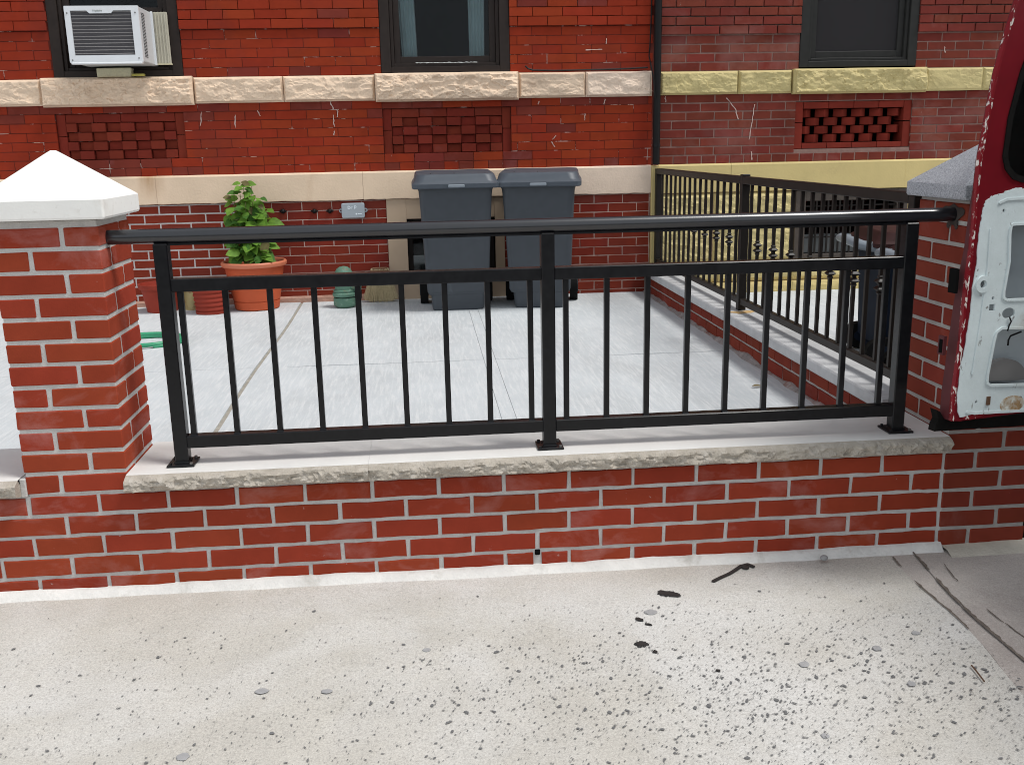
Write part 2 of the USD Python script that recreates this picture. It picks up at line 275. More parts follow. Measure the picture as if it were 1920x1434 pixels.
m_glassbase = usdkit.material(stage, '/World/Looks/window_glass', {
    't': ('transparent_bsdf', {'color': (0.78, 0.82, 0.82)}), 'g': ('glossy_bsdf', {'color': (0.42, 0.42, 0.43), 'roughness': 0.03}),
    'f': ('fresnel', {'IOR': 1.4}), 'm': ('mix_closure', {})}, [('f.fac', 'm.fac'), ('t.BSDF', 'm.closure1'), ('g.BSDF', 'm.closure2')], surface='m.closure')
m_screen = usdkit.material(stage, '/World/Looks/insect_screen', {
    't': ('transparent_bsdf', {'color': (0.5, 0.5, 0.5)}), 'd': ('diffuse_bsdf', {'color': (0.035, 0.033, 0.034)}), 'm': ('mix_closure', {'fac': 0.6})},
    [('t.BSDF', 'm.closure1'), ('d.BSDF', 'm.closure2')], surface='m.closure')
m_leafs = []
for i, (c, tr) in enumerate((((0.115, 0.235, 0.032), (0.26, 0.42, 0.04)), ((0.140, 0.275, 0.042), (0.29, 0.46, 0.05)), ((0.060, 0.150, 0.028), (0.14, 0.28, 0.04)), ((0.15, 0.13, 0.055), (0.22, 0.18, 0.06)))):
    m_leafs.append(usdkit.material(stage, f'/World/Looks/leaf_{i}', {
        'g': ('geometry', {}), 'n': ('noise_texture', {'scale': 40.0, 'detail': 3.0}), 'r': ('rgb_ramp', {'ramp': [(0.3, lerp3(c, .75)), (0.7, lerp3(c, 1.25))]}),
        'p': ('principled_bsdf', {'roughness': 0.6, 'specular_ior_level': 0.2}), 't': ('translucent_bsdf', {'color': tr}), 'm': ('mix_closure', {'fac': 0.3})},
        [('g.position', 'n.vector'), ('n.fac', 'r.fac'), ('r.color', 'p.base_color'), ('p.BSDF', 'm.closure1'), ('t.BSDF', 'm.closure2')], surface='m.closure'))
m_stem = mat('plant_stem', (0.10, 0.09, 0.03), 0.3, 0.8)

# ------------------------------------------------------------------ brick making
def ragbrick(u0, u1, z0, z1, f, b, rng, seg=4, j=0.0011, ch=0.0022, face='y', s=1):
    """a brick laid in a wall: u along the wall, f the depth of its face, b of its back; worn outline"""
    P = [(u0+(u1-u0)*i/seg, z0) for i in range(seg)]+[(u1, z0)]+[(u1-(u1-u0)*i/seg, z1) for i in range(seg)]+[(u0, z1)]
    P = np.array(P); n = len(P); c = P.mean(0)
    A = P+rng.uniform(-j, j, P.shape); B = A-np.sign(A-c)*ch*rng.uniform(.6, 1.3, P.shape)
    df = rng.uniform(-.0012, .0012)
    V = np.vstack([np.column_stack([P[:,0], np.full(n, b), P[:,1]]), np.column_stack([A[:,0], np.full(n, f+df+ch*s), A[:,1]]), np.column_stack([B[:,0], np.full(n, f+df), B[:,1]]), [[c[0], f+df, c[1]]]])
    F = []
    for i in range(n):
        k = (i+1) % n
        F += [[i, k, n+k], [i, n+k, n+i], [n+i, n+k, 2*n+k], [n+i, 2*n+k, 2*n+i], [2*n+i, 2*n+k, 3*n]]
    m = trimesh.Trimesh(V, F, process=False)
    if face == 'x': m.vertices = m.vertices[:, [1, 0, 2]]; m.invert()
    return m

def courses(x0, x1, z0, rows, h, w, phase, joint, holes=(), odd=0):
    """rectangles of a running bond between x0 and x1, holes = rectangles (xa, xb, za, zb) left out"""
    out = []
    for r in range(rows):
        za, zb = z0+r*h+joint/2, z0+(r+1)*h-joint/2; zm = (za+zb)/2
        spans = [(x0, x1)]
        for (a, b, c, d) in holes:
            if c < zm < d: spans = [q for (p, s) in spans for q in ((p, min(s, a)), (max(p, b), s)) if q[1]-q[0] > .01]
        ph = phase+(w/2 if (r+odd) % 2 else 0)
        for a, b in spans:
            k = math.floor((a-ph)/w)
            while ph+k*w < b:
                p, q = max(a, ph+k*w), min(b, ph+(k+1)*w); k += 1
                if q-p > .025: out.append((p+(joint/2 if p > a else 0), q-(joint/2 if q < b else 0), za, zb))
    return out

def rock(x0, x1, z0, z1, yf, yb, amp, seed, step=0.011, fall=0.018, skew=0.0, freq=9.0, endfall=True):
    """a block with a pitched rock face towards -y"""
    nx, nz = max(6, int((x1-x0)/step)), max(5, int((z1-z0)/step)); X, Z = np.meshgrid(np.linspace(x0, x1, nx+1), np.linspace(z0, z1, nz+1), indexing='ij')
    q = np.stack([(X+skew*Z)*freq, np.full_like(X, seed*3.7), (Z-skew*.3*X)*freq*1.5], -1)
    n = meshkit.fbm(q, 4, seed); r = 1-np.abs(2*meshkit.fbm(q*1.7+9, 3, seed+5)-1); t = np.floor(n*7)/7
    e = np.minimum(Z-z0, z1-Z) if not endfall else np.minimum(np.minimum(X-x0, x1-X), np.minimum(Z-z0, z1-Z)); e = np.clip(e/fall, 0, 1); e = e*e*(3-2*e)
    t2 = np.floor((n+.35*r)*11)/11
    d = amp*(0.15+0.85*e)*(0.10+0.75*t+0.35*t2+0.20*n+0.20*r**3)*.95
    Y = yf+amp*.55-d
    V = np.stack([X, Y, Z], -1).reshape(-1, 3); F = []; w = nz+1
    for i in range(nx):
        for k in range(nz):
            a = i*w+k; F += [[a, a+w, a+w+1], [a, a+w+1, a+1]] if (i+k) % 2 else [[a, a+w, a+1], [a+w, a+w+1, a+1]]
    ring = [i*w for i in range(nx+1)]+[nx*w+k for k in range(1, nz+1)]+[i*w+nz for i in range(nx-1, -1, -1)]+[k for k in range(nz-1, 0, -1)]
    B = V[ring].copy(); B[:,1] = yb; o = len(V); V = np.vstack([V, B]); m = len(ring)
    for i in range(m):
        k = (i+1) % m; F += [[ring[i], o+i, o+k], [ring[i], o+k, ring[k]]]
    return trimesh.Trimesh(V, F, process=False)

def lay(parent, rects, mats, f, b, rng, limit=300, **kw):
    """each brick a part; past the limit the farthest ones become one part"""
    cx = np.array([[(r[0]+r[1])/2, f, (r[2]+r[3])/2] for r in rects]); dist = np.linalg.norm(cx-CAM, axis=1)
    inview = (cx[:,0] > -1.75+0*cx[:,0])
    order = np.argsort(np.where(inview, dist, dist+50)); keep = set(order[:limit].tolist()); rest = {}
    for i, r in enumerate(rects):
        m = ragbrick(r[0], r[1], r[2], r[3], f, b, rng, **kw); mm = mats(r) if callable(mats) else mats
        if i in keep: obj('brick', m, mm, parent)
        else: rest.setdefault(mm.GetPath(), []).append(m)
    return rest

def spread(parent, rest):
    for k, ms in rest.items(): obj('bricks', ms, str(k), parent, kind='stuff')

# ------------------------------------------------------------------ ground, pavement, yard
D = 4.140; HH = 0.06602; BW = 0.2032
def zg(x, y): return 0.176-0.004*x+0.018*y
rng = np.random.default_rng(11)
obj('ground', box(-300, 300, -300, 300, -0.5, -0.12), m_asph, kind='structure')
pv = path('pavement'); UsdGeom.Xform.Define(stage, pv); tag(stage.GetPrimAtPath(pv), kind='structure')
def slabgrid(x0, x1, y0, y1, zf, thick, step, wob, seed, xl=None, xr=None):
    nx, ny = max(1, int((x1-x0)/step)), max(1, int((y1-y0)/step)); U, W = np.meshgrid(np.linspace(0, 1, nx+1), np.linspace(y0, y1, ny+1), indexing='ij')
    L = x0 if xl is None else xl(W); R = x1 if xr is None else xr(W); X = L+(R-L)*U
    Z = zf(X, W)+wob*(meshkit.fbm(np.stack([X*3, W*3, X*0+seed], -1), 3, seed)-.5)
    V = np.stack([X, W, Z], -1).reshape(-1, 3); F = []; w = ny+1
    for i in range(nx):
        for k in range(ny): a = i*w+k; F += [[a, a+w, a+w+1], [a, a+w+1, a+1]]
    ring = [i*w for i in range(nx+1)]+[nx*w+k for k in range(1, ny+1)]+[i*w+ny for i in range(nx-1, -1, -1)]+[k for k in range(ny-1, 0, -1)]
    B = V[ring].copy(); B[:,2] -= thick; o = len(V); V = np.vstack([V, B]); m = len(ring)
    for i in range(m): k = (i+1) % m; F += [[ring[k], o+k, o+i], [ring[k], o+i, ring[i]]]
    return trimesh.Trimesh(V, F, process=False)
j1 = lambda y: 2.680+0.055*np.minimum(0, y+.05)+0.012*np.sin(y*9)
j2 = lambda y: 2.748+0.055*np.minimum(0, y+.05)+0.010*np.sin(y*7+1)
obj('crack_bed', slabgrid(-30, 30, -4.2, 0.02, lambda x, y: zg(x, y)-.012, .3, 2.0, 0, 1), m_dirt, pv)
obj('flag', slabgrid(-3, .6612, -2.6, .03, zg, .008, .06, .006, 2), m_walk, pv)
obj('flag', slabgrid(.6616, 2.68, -2.6, .03, zg, .008, .06, .006, 2, None, lambda y: j1(y)-.0006), m_walk, pv)
obj('flag', slabgrid(2.68, 2.75, -2.6, .0, lambda x, y: zg(x, y)-.002, .008, .03, .006, 4, lambda y: j1(y)+.0006, lambda y: j2(y)-.002), m_walk2, pv)
obj('flag', slabgrid(2.75, 6, -2.6, .0, lambda x, y: zg(x, y)+.001, .008, .06, .008, 5, lambda y: j2(y)+.002), m_walk2, pv)
obj('flag', slabgrid(-30, -3.006, -2.6, .03, zg, .008, 1, 0, 6), m_walk, pv)
obj('flag', slabgrid(6.006, 30, -2.6, .03, zg, .008, 1, 0, 6), m_walk, pv)
for i in range(-10, 10): obj('flag', slabgrid(i*1.6+.003, i*1.6+1.597, -4.05, -2.606, zg, .008, .4, .004, 6+i), m_walk, pv)
obj('kerb', cbox(-30, 30, -4.25, -4.056, -.1, .093, .01), m_bscap, path_k := pv)
def streak(fx, y0, y1, wmax, seed, thr=.42):
    Y = np.arange(y0, y1, .004); f = meshkit.fbm(np.stack([Y*11, Y*0, Y*0+seed], -1), 4, seed); g = meshkit.fbm(np.stack([Y*60, Y*0, Y*0+seed], -1), 3, seed+2)
    w = np.clip((f-thr)*6, 0, 1)*wmax*(.4+1.1*g); X = fx(Y)+(g-.5)*.006
    V, F = [], []
    for x, y, h in zip(X, Y, w): V += [[x-h, y, zg(x, y)+.004], [x, y, zg(x, y)+.0062], [x+h, y, zg(x, y)+.004]]
    for i in range(len(Y)-1):
        if w[i] > .0002 or w[i+1] > .0002:
            for k in range(2): a = 3*i+k; F += [[a, a+1, a+4], [a, a+4, a+3]]
    obj('crack_dirt', trimesh.Trimesh(np.array(V), F, process=True), m_dirt, pv, kind='stuff')
streak(j1, -.52, -.05, .0036, 3, .40); streak(j2, -1.4, -.02, .0050, 6, .32); streak(lambda y: j2(y)+.075+.02*np.sin(y*5), -.75, -.10, .0022, 9, .42)
# exposed stones of the worn concrete
def pebbles(n, seed):
    r = np.random.default_rng(seed); N = n*6
    x, y = r.uniform(-.35, 2.66, N), r.uniform(-1.35, -.06, N)
    d = meshkit.fbm(np.stack([x*1.3+4, y*1.8, x*0+3.3], -1), 2, 7)
    dens = np.clip((-y-.10)/.75, 0.03, 1)*np.clip((d-.24)*1.9, .18, .8)*np.clip(.42+.58*(x-.2)/1.6, .42, 1.0)
    ok = np.flatnonzero(r.random(N) < dens)[:n]; x, y, dens = x[ok], y[ok], dens[ok]; m = len(ok)
    s_ = np.minimum(np.exp(r.normal(math.log(.00175), .55, m)), .0080)*(.85+.5*dens); el = r.uniform(.28, .75, m); a0 = r.uniform(0, 6.28, m)
    a = np.arange(6)*math.pi/3+r.uniform(-.3, .3, (m, 6)); rad = s_[:,None]*r.uniform(.75, 1.2, (m, 6)); px, py = rad*np.cos(a), rad*np.sin(a)*el[:,None]
    ca, sa = np.cos(a0)[:,None], np.sin(a0)[:,None]; qx, qy = x[:,None]+px*ca-py*sa, y[:,None]+px*sa+py*ca
    qx, qy = np.column_stack([qx, x]), np.column_stack([qy, y]); w = .006*(meshkit.fbm(np.stack([qx*3, qy*3, qx*0+2.0], -1), 3, 2)-.5)
    qz = zg(qx, qy)+w+np.array([.0030]*6+[.0034]); V = np.stack([qx, qy, qz], -1).reshape(-1, 3)
    F = np.array([[i, (i+1) % 6, 6] for i in range(6)]); F = (F[None]+7*np.arange(m)[:,None,None]).reshape(-1, 3)
    return trimesh.Trimesh(V, F, process=False)
obj('exposed_aggregate', pebbles(10500, 5), m_peb, pv, kind='stuff')
def blot(cx, cy, rx, ry, seed, mat_, name, h=.003, n=40, rough=.45, rot=0.0):
    r = np.random.default_rng(seed); a = np.arange(n)*2*math.pi/n
    f = 1+rough*(meshkit.fbm(np.stack([np.cos(a)*1.6+seed, np.sin(a)*1.6, a*0], -1), 4, seed)-.5)*2
    x, y = rx*f*np.cos(a), ry*f*np.sin(a); c, s = math.cos(rot), math.sin(rot); X, Y = cx+x*c-y*s, cy+x*s+y*c
    V = np.vstack([np.stack([X, Y, zg(X, Y)+.002], 1), np.stack([cx+(X-cx)*.85, cy+(Y-cy)*.85, zg(X, Y)+.002+h], 1), [[cx, cy, zg(cx, cy)+.002+h]]]); F = []
    for i in range(n): k = (i+1) % n; F += [[i, k, n+k], [i, n+k, n+i], [n+i, n+k, 2*n]]
    obj(name, trimesh.Trimesh(V, F, process=False), mat_, pv)
def px2(x, y): p = at(x, y, z=.165); return p[0], p[1]
for i, (x, y, rx, ry, ro) in enumerate(((1250,1114,.026,.018,-.3), (1262,1117,.020,.010,-.2), (1203,1205,.016,.016,.5), (1228,1219,.006,.006,0), (1199,1161,.007,.012,.9), (1216,1170,.010,.004,-.5), (1347,1253,.006,.005,0))):
    blot(*px2(x, y), rx, ry, 20+i, m_tar, 'tar_spot', rot=ro, rough=.8)
for i, (x, y, rx, ry) in enumerate(((1220,1147,.020,.015), (342,1414,.015,.015), (490,1294,.017,.012), (612,1294,.014,.009), (800,1218,.012,.010), (1508,1240,.014,.013), (1645,1210,.012,.012), (1718,1182,.012,.010), (1710,1274,.011,.011), (1548,1370,.010,.010))):
    blot(*px2(x, y), rx, ry, 40+i, m_gum, 'gum_spot', h=.0015, rough=.3)
tl = [px2(x, y) for x, y in ((1338,1091), (1352,1084), (1368,1077), (1378,1071), (1390,1063), (1402,1060), (1412,1064))]
lp = LineString(tl).buffer(.006); lp = lp.union(Point(px2(1398, 1066)).buffer(.011))
mm = trimesh.creation.extrude_polygon(lp, .003, engine='earcut'); mm.vertices[:,2] += zg(mm.vertices[:,0], mm.vertices[:,1])+.002; obj('tar_streak', mm, m_tar, pv)
tw = [px2(x, y) for x, y in ((1822,1243), (1830,1252), (1838,1262), (1846,1272))]
obj('twig', tube([(x, y, zg(x, y)+.006) for x, y in tw], .0022, 5), m_brown, pv)
# cement fillet at the foot of the wall
def fillet(x0, x1, hz, wy, seed, yb=0.0):
    n = int((x1-x0)/.015); X = np.linspace(x0, x1, n+1); f1 = meshkit.fbm(np.stack([X*9, X*0, X*0+seed], -1), 4, seed); f2 = meshkit.fbm(np.stack([X*6, X*0+4, X*0+seed], -1), 4, seed+3)
    top = zg(X, 0)+hz*(.8+.45*f1); out = -wy*(.75+.5*f2)
    rows = [np.stack([X, X*0+yb+.012, top], 1), np.stack([X, X*0-.006, top-.002], 1), np.stack([X, out*.5-.006, zg(X, 0)+.008+.006*f2], 1), np.stack([X, out-.008, zg(X, out)-.004], 1)]
    V = np.vstack(rows); F = []; m = n+1
    for r in range(3):
        for i in range(n): a = r*m+i; F += [[a, a+m, a+m+1], [a, a+m+1, a+1]]
    return trimesh.Trimesh(V, F, process=False)
obj('cement_fillet', fillet(-1.5, 2.858, .024, .026, 4), m_fillet, pv, smooth=50)
obj('cement_fillet', fillet(2.862, 4.2, .016, .070, 9), mat('old_fillet', (0.50, 0.47, 0.40), .15, .9, 12, .2, .8, 80, .004, stain=((0.28, .25, .2), 8, .55, .7, .7)), pv, smooth=50)
# yard
yd = path('yard'); UsdGeom.Xform.Define(stage, yd); tag(stage.GetPrimAtPath(yd), kind='structure')
zy = lambda x, y: .420+.0025*(2.8-x)+0*y
obj('joint_bed', box(-8, 2.79, .25, D+.05, .1, .405), m_slabd, yd)
ex = lambda y: .352-.010*(y-2)+.006*np.sin(y*2.5)
obj('slab', slabgrid(-8, .35, .25, 2.0, zy, .03, .3, .004, 1, None, lambda y: ex(y)-.010), m_slab, yd)
obj('slab', slabgrid(-8, .35, 2.003, D+.03, zy, .03, .3, .004, 1, None, lambda y: ex(y)-.010), m_slab, yd)
for k, (ya, yb_) in enumerate(((.25, 2.0), (2.003, D+.03))):
    obj('slab', slabgrid(.36, 1.485, ya, yb_, zy, .03, .1, .004, 2+k, lambda y: ex(y)+.010, None), m_slab, yd)
    obj('slab', slabgrid(1.487, 1.545, ya, yb_, zy, .03, .1, .002, 2+k), m_slab, yd)
    obj('slab', slabgrid(1.547, 2.79, ya, yb_, zy, .03, .1, .004, 5+k), m_slab, yd)
    obj('filler_strip', slabgrid(.345, .355, ya, yb_, lambda x, y: zy(x, y)-.006, .02, .1, .003, 9, lambda y: ex(y)-.011, lambda y: ex(y)+.011), m_slabd, yd)
y2 = path('yard'); UsdGeom.Xform.Define(stage, y2); tag(stage.GetPrimAtPath(y2), kind='structure')
for k in range(5): obj('slab', slabgrid(2.98+k*1.25, 2.98+k*1.25+1.246, .25, D+.03, lambda x, y: .395+0*x, .2, .3, .004, 3+k), m_slab, y2)

# ------------------------------------------------------------------ low front wall, piers
rng = np.random.default_rng(3)
lw = thing('low_brick_wall', 'low red brick front wall with pale joints and rock faced coping, under the black railing', 'wall')
core = obj('mortar', box(-1.6, 2.8555, .0045, .285, .05, .4995), m_mort, lw)
rects = courses(-1.6, 2.840, .5-6*HH, 6, HH, BW, 0.0, .0125, odd=1)
weep = at(1008, 1038, y=0)
R2 = []
for r in rects:
    if r[0]-.01 < weep[0] < r[1]+.01 and r[2] < weep[2] < r[3]:
        if weep[0]-.012-r[0] > .02: R2.append((r[0], weep[0]-.014, r[2], r[3]))
        if r[1]-weep[0]-.012 > .02: R2.append((weep[0]+.014, r[1], r[2], r[3]))
    else: R2.append(r)
for r in R2: obj('brick', ragbrick(*r, 0.0, .03, rng, seg=5, j=.0016), m_brick, core)
obj('weep_hole', cbox(weep[0]-.008, weep[0]+.008, -.001, .02, weep[2]-.004, weep[2]+.014, .002), m_black, lw)
def coping(x0, x1, seed):
    """a coping stone: flat top, pitched front edge"""
    m = rock(x0, x1, .5035, .5560, -.032, .02, .034, seed, .0055, .009, skew=1.3, freq=19, endfall=False)
    c = obj('coping_stone', m, m_capr, lw)
    n = max(4, int((x1-x0)/.0065)); X = np.linspace(x0, x1, n+1)
    fy = m.vertices.reshape(-1, 3); top = fy[np.abs(fy[:,2]-.5560) < 1e-6]; top = top[top[:,1] < .019]; top = top[np.argsort(top[:,0])]
    yf = np.interp(X, top[:,0], top[:,1])
    V = np.vstack([np.stack([X, yf, X*0+.5562], 1), np.stack([X, yf+.006, X*0+.5572], 1), np.stack([X, X*0+.318, X*0+.5572], 1), np.stack([X, X*0+.318, X*0+.5035], 1), np.stack([X, X*0+.02, X*0+.5035], 1)]); F = []; w = n+1
    for r in range(4):
        for i in range(n): a = r*w+i; F += [[a, a+1, a+w+1], [a, a+w+1, a+w]]
    k = len(V); V = np.vstack([V, V[[0, 2*w, 3*w, 4*w]], V[[n, 2*w+n, 3*w+n, 4*w+n]]]); F += [[k, k+1, k+2], [k, k+2, k+3], [k+4, k+6, k+5], [k+4, k+7, k+6]]
    obj('dressed_top', trimesh.Trimesh(V, F, process=False), m_cap, c)
coping(.2958, 1.0099, 3); coping(1.0103, 2.849, 8); coping(-1.6, -.0135, 12)
obj('coping_joint', cbox(-.0145, .0025, -.006, .28, .4998, .5555, .002), m_mort, lw)

def pier(x0, zlo, zhi, z_ref, mbrick, mmort, label, flip, mitre, group=None):
    t = thing('brick_pier', label, 'pier', group)
    w = .2948
    core = obj('mortar', cbox(x0+.003, x0+w-.003, .003, w-.003, zlo, zhi, .002), mmort, t)
    k0 = math.floor((zlo-z_ref)/HH); k = k0; r = np.random.default_rng(int(x0*100)+9)
    while z_ref+k*HH < zhi-.02:
        za, zb = max(zlo, z_ref+k*HH+.006), min(zhi, z_ref+(k+1)*HH-.006)
        if zb-za < .01: k += 1; continue
        A = [(0, .0955, 0, .1925), (.1080, w, 0, .0910), (.2045, w, .1030, w), (0, .1925, .2040, w)]
        if (k+flip) % 2: A = [(w-b, w-a, c, d) for a, b, c, d in A]
        for a, b, c, d in A: obj('brick', cbox(x0+a, x0+b, c, d, za, zb, .0028, .0006, r), mbrick, core)
        k += 1
    return t, w
t1, w = pier(0.0, .4997, 1.306, .5, m_brick, m_mort, 'red brick pier with white pyramid cap at the left end of the railing', 0, True)
def pcap(t, x0, x1, y0, y1, z0, z1, apex, m, r=.008):
    xm, ym = (x0+x1)/2, (y0+y1)/2
    rings = [rrect(x1-x0-.006, y1-y0-.006, r, xm, ym, z0), rrect(x1-x0, y1-y0, r, xm, ym, z0+.006), rrect(x1-x0, y1-y0, r, xm, ym, z1-.006), rrect(x1-x0-.014, y1-y0-.014, r, xm, ym, z1),
             rrect(.03, .03, .006, xm, ym, apex-.006), rrect(.012, .012, .003, xm, ym, apex)]
    obj('pier_cap', loft(rings), m, t, smooth=25)
pcap(t1, -.030, .326, -.030, .327, 1.3085, 1.368, 1.497, m_pcap)
obj('cap_bed', box(.004, .291, .004, .291, 1.3, 1.3085), m_mortr, t1)
t2, w = pier(2.852, .08, 1.295, .5-.002, m_brickr, m_mortr, 'browner brick pier toned down for the van shade, with grey granite pyramid cap, behind the open van door', 1, True)
pcap(t2, 2.822, 3.178, -.030, .335, 1.2975, 1.347, 1.475, m_gran, .004)
obj('cap_bed', box(2.856, 3.143, .004, .291, 1.29, 1.2975), m_mortr, t2)
blk = at(1795, 412, x=2.8515)
obj('weld_scorch', [plate(Polygon([(0.0+.048*(1+.35*math.sin(3*a)+.2*math.sin(7*a))*math.cos(a), .046*(1+.3*math.cos(2*a)+.15*math.sin(5*a))*math.sin(a)) for a in np.arange(0, 6.28, .2)]), 0, .0012, tf=np.array([[0,1,0,2.8490],[1,0,0,.078],[0,0,1,1.243],[0,0,0,1]]))], m_weld, t2)

# ------------------------------------------------------------------ black front railing
yp = .075; rl = thing('railing', 'black steel railing with round handrail standing on the stone coping', 'railing')
posts = (.4435, 1.5745, 2.712); zc = .5575
hr = tube([(x, yp, 1.249) for x in np.linspace(.2955, 2.8505, 14)], .0215, 22)
obj('handrail', hr, mat('handrail_gloss_paint', (0.006, 0.006, 0.008), .3, .24, 25, .85, .08, 90, .0006), rl, smooth=60)
for (a, b) in ((posts[0]+.0195, posts[1]-.0195), (posts[1]+.0195, posts[2]-.0195)):
    obj('mid_rail', cbox(a, b, yp-.019, yp+.019, 1.087, 1.125, .0025), m_iron, rl)
    obj('bottom_rail', cbox(a, b, yp-.019, yp+.019, .609, .647, .0025), m_iron, rl)
    obj('top_rail', cbox(a, b, yp-.012, yp+.012, 1.222, 1.2295, .0015), m_iron, rl)
for xp in posts:
    p = obj('post', cbox(xp-.0205, xp+.0205, yp-.0205, yp+.0205, zc+.006, 1.2285, .003), m_iron, rl)
    fp = obj('base_plate', cbox(xp-.041, xp+.041, yp-.046, yp+.040, zc, zc+.007, .0015), m_iron, p)
    obj('weld', [tube([(xp+sx*.021, yp-.021, zc+.008), (xp+sx*.021, yp+.021, zc+.008)], .003, 6) for sx in (-1, 1)]+[tube([(xp-.021, yp-.021, zc+.008), (xp+.021, yp-.021, zc+.008)], .003, 6)], m_iron, p)
    for sx in (-1, 1):
        for sy in (-1, 1): obj('bolt', trimesh.creation.cylinder(.005, .006, sections=6, transform=trimesh.transformations.translation_matrix([xp+sx*.031, yp-.003+sy*.033, zc+.010])), m_bolt if sx > 0 else m_iron, p)
for i, x in enumerate([.484+.1295*k for k in range(9)]+[1.630+.1270*k for k in range(9)]):
    b = obj('baluster', cbox(x-.0085, x+.0085, yp-.0085, yp+.0085, .6465, 1.0875, .0015), m_iron, rl)
    obj('weld', tube([(x-.010, yp-.009, .6475), (x+.010, yp-.009, .6475)], .0028, 6), m_iron, b)

# ------------------------------------------------------------------ dividing wall and its railing
sw = thing('dividing_wall', 'low brick wall with grey coping running back between the two yards', 'wall')
core = obj('mortar', box(2.8065, 2.985, .31, D-.002, .2, .552), m_mortr, sw)
rng = np.random.default_rng(17)
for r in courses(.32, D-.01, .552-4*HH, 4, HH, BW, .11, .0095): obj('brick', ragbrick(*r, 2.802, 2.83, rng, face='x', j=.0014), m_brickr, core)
def lip(seed, x0, y0, y1):
    n = int((y1-y0)/.03); Y = np.linspace(y0, y1, n+1); f = meshkit.fbm(np.stack([Y*5, Y*0, Y*0+seed], -1), 4, seed)
    h, o = .012+.050*np.clip(f-.30, 0, 1), .010+.035*f
    rows = [np.stack([Y*0+x0+.01, Y, .415+h], 1), np.stack([x0-.004-.12*(f-.3).clip(0)*.1, Y, .414+h*.8], 1), np.stack([x0-o*.5, Y, .424+h*.15], 1), np.stack([x0-o, Y, Y*0+.417], 1)]
    V = np.vstack(rows); F = []; m = n+1
    for r in range(3):
        for i in range(n): a = r*m+i; F += [[a, a+m, a+m+1], [a, a+m+1, a+1]]
    return trimesh.Trimesh(V, F, process=False)
obj('mortar_spill', lip(2, 2.802, .33, D-.02), mat('spilt_mortar', (0.30, 0.27, 0.26), .35, .95, 16, .2, 1.0, 60, .008, stain=((0.25, .09, .06), 9, .52, .65, .7)), sw)
for (a, b) in ((.306, 2.060), (2.063, D-.003)): obj('coping_stone', cbox(2.772, 2.998, a, b, .5525, .602, .006), m_bscap, sw)
xf = 2.882
fr = thing('railing', 'dark iron railing with knuckled bars on the dividing wall between the yards', 'railing')
py3 = (4.085, 2.185, .372)
for y in py3: obj('post', cbox(xf-.021, xf+.021, y-.021, y+.021, .602, 1.300 if y != 2.185 else 1.312, .002), m_iron2, fr)
for (a, b) in ((py3[1]+.021, py3[0]-.021), (py3[2]+.021, py3[1]-.021)):
    obj('top_rail', cbox(xf-.021, xf+.021, a, b, 1.264, 1.302, .003), m_iron2, fr); obj('bottom_rail', cbox(xf-.014, xf+.014, a, b, .634, .668, .002), m_iron2, fr)
for s0, s1 in ((py3[1], py3[0]), (py3[2], py3[1])):
    for k in range(1, 16):
        y = s0+(s1-s0)*k/16; ms = [cbox(xf-.0075, xf+.0075, y-.0075, y+.0075, .667, 1.265, .001)]
        if k % 2 == 0:
            for dz, rr in ((-.030, .011), (-.014, .020), (.014, .020), (.030, .011)):
                g = rrect(2*rr, 2*rr, rr*.3, xf, y, .955+dz, 2); g0, g1 = g.copy(), g.copy(); c = np.array([xf, y, 0])
                for q, dd in ((g0, -.009), (g1, .009)): q[:,:2] = c[:2]+(q[:,:2]-c[:2])*.55; q[:,2] += dd
                ms.append(loft([g0, g, g1]))
        obj('bar', ms, m_iron2, fr)
p = at(1383, 584, z=.6035)
obj('rust_patch', plate(Polygon([(p[0]+.02+.075*(1+.4*math.sin(3*a))*math.cos(a), p[1]-.02+.05*(1+.3*math.sin(2*a+1))*math.sin(a)) for a in np.arange(0, 6.28, .25)]), 0, .0008, tf=np.array([[1,0,0,0],[0,0,1,0],[0,1,0,.6022],[0,0,0,1]])), m_rust, sw)

# ------------------------------------------------------------------ the two houses
W1, W2, W3 = (-1.186, -.347), (.964, 1.845), (3.889, 4.748); ZS = 1.962; ZT = 3.75
XL, XM, XR = -8.0, 2.852, 11.0
h1 = thing('brick_house', 'house with red painted brick front, cream stone bands and brown windows', 'house')
h2 = thing('brick_house', 'neighbouring house of brownish brick with yellow painted stone bands', 'house')
P1, P2, P3 = (-1.215, -.375, 1.412, 1.742), (.957, 1.845, 1.412, 1.742), (3.882, 4.748, 1.412, 1.742)
BWIN = (1.09, 1.715, .55, .99); BW2 = (3.91, 4.76, .625, 1.122)
def front(x0, x1, holes, m, name='wall', house=None):
    poly = sbox(x0, 0.0, x1, 7.0)
    for a, b, c, d in holes: poly = poly.difference(sbox(a, c, b, d))
    return obj(name, plate(poly, D+.0035, D+.26), m, house)
wl1 = front(XL, XM, [(*W1, ZS-.02, ZT), (*W2, ZS-.02, ZT), P1, P2, BWIN], m_fm, 'wall', h1)
wl2 = front(XM+.002, XR, [(*W3, ZS-.02, ZT), P3, BW2], m_rm, 'wall', h2)
for h, x0, x1 in ((h1, XL, XM-.002), (h2, XM+.004, XR)):
    obj('inner_room', [box(x0, x1, D+6.8, D+7, 0, 7), box(x0, x0+.1, D+.262, D+6.8, 0, 7), box(x1-.1, x1, D+.262, D+6.8, 0, 7), box(x0+.1, x1-.1, D+.262, D+6.8, 1.2, 1.3)], m_dark, h)
    obj('roof', box(x0-.002, x1+.002, D+.0, D+7, 7.002, 7.2), m_asph, h)
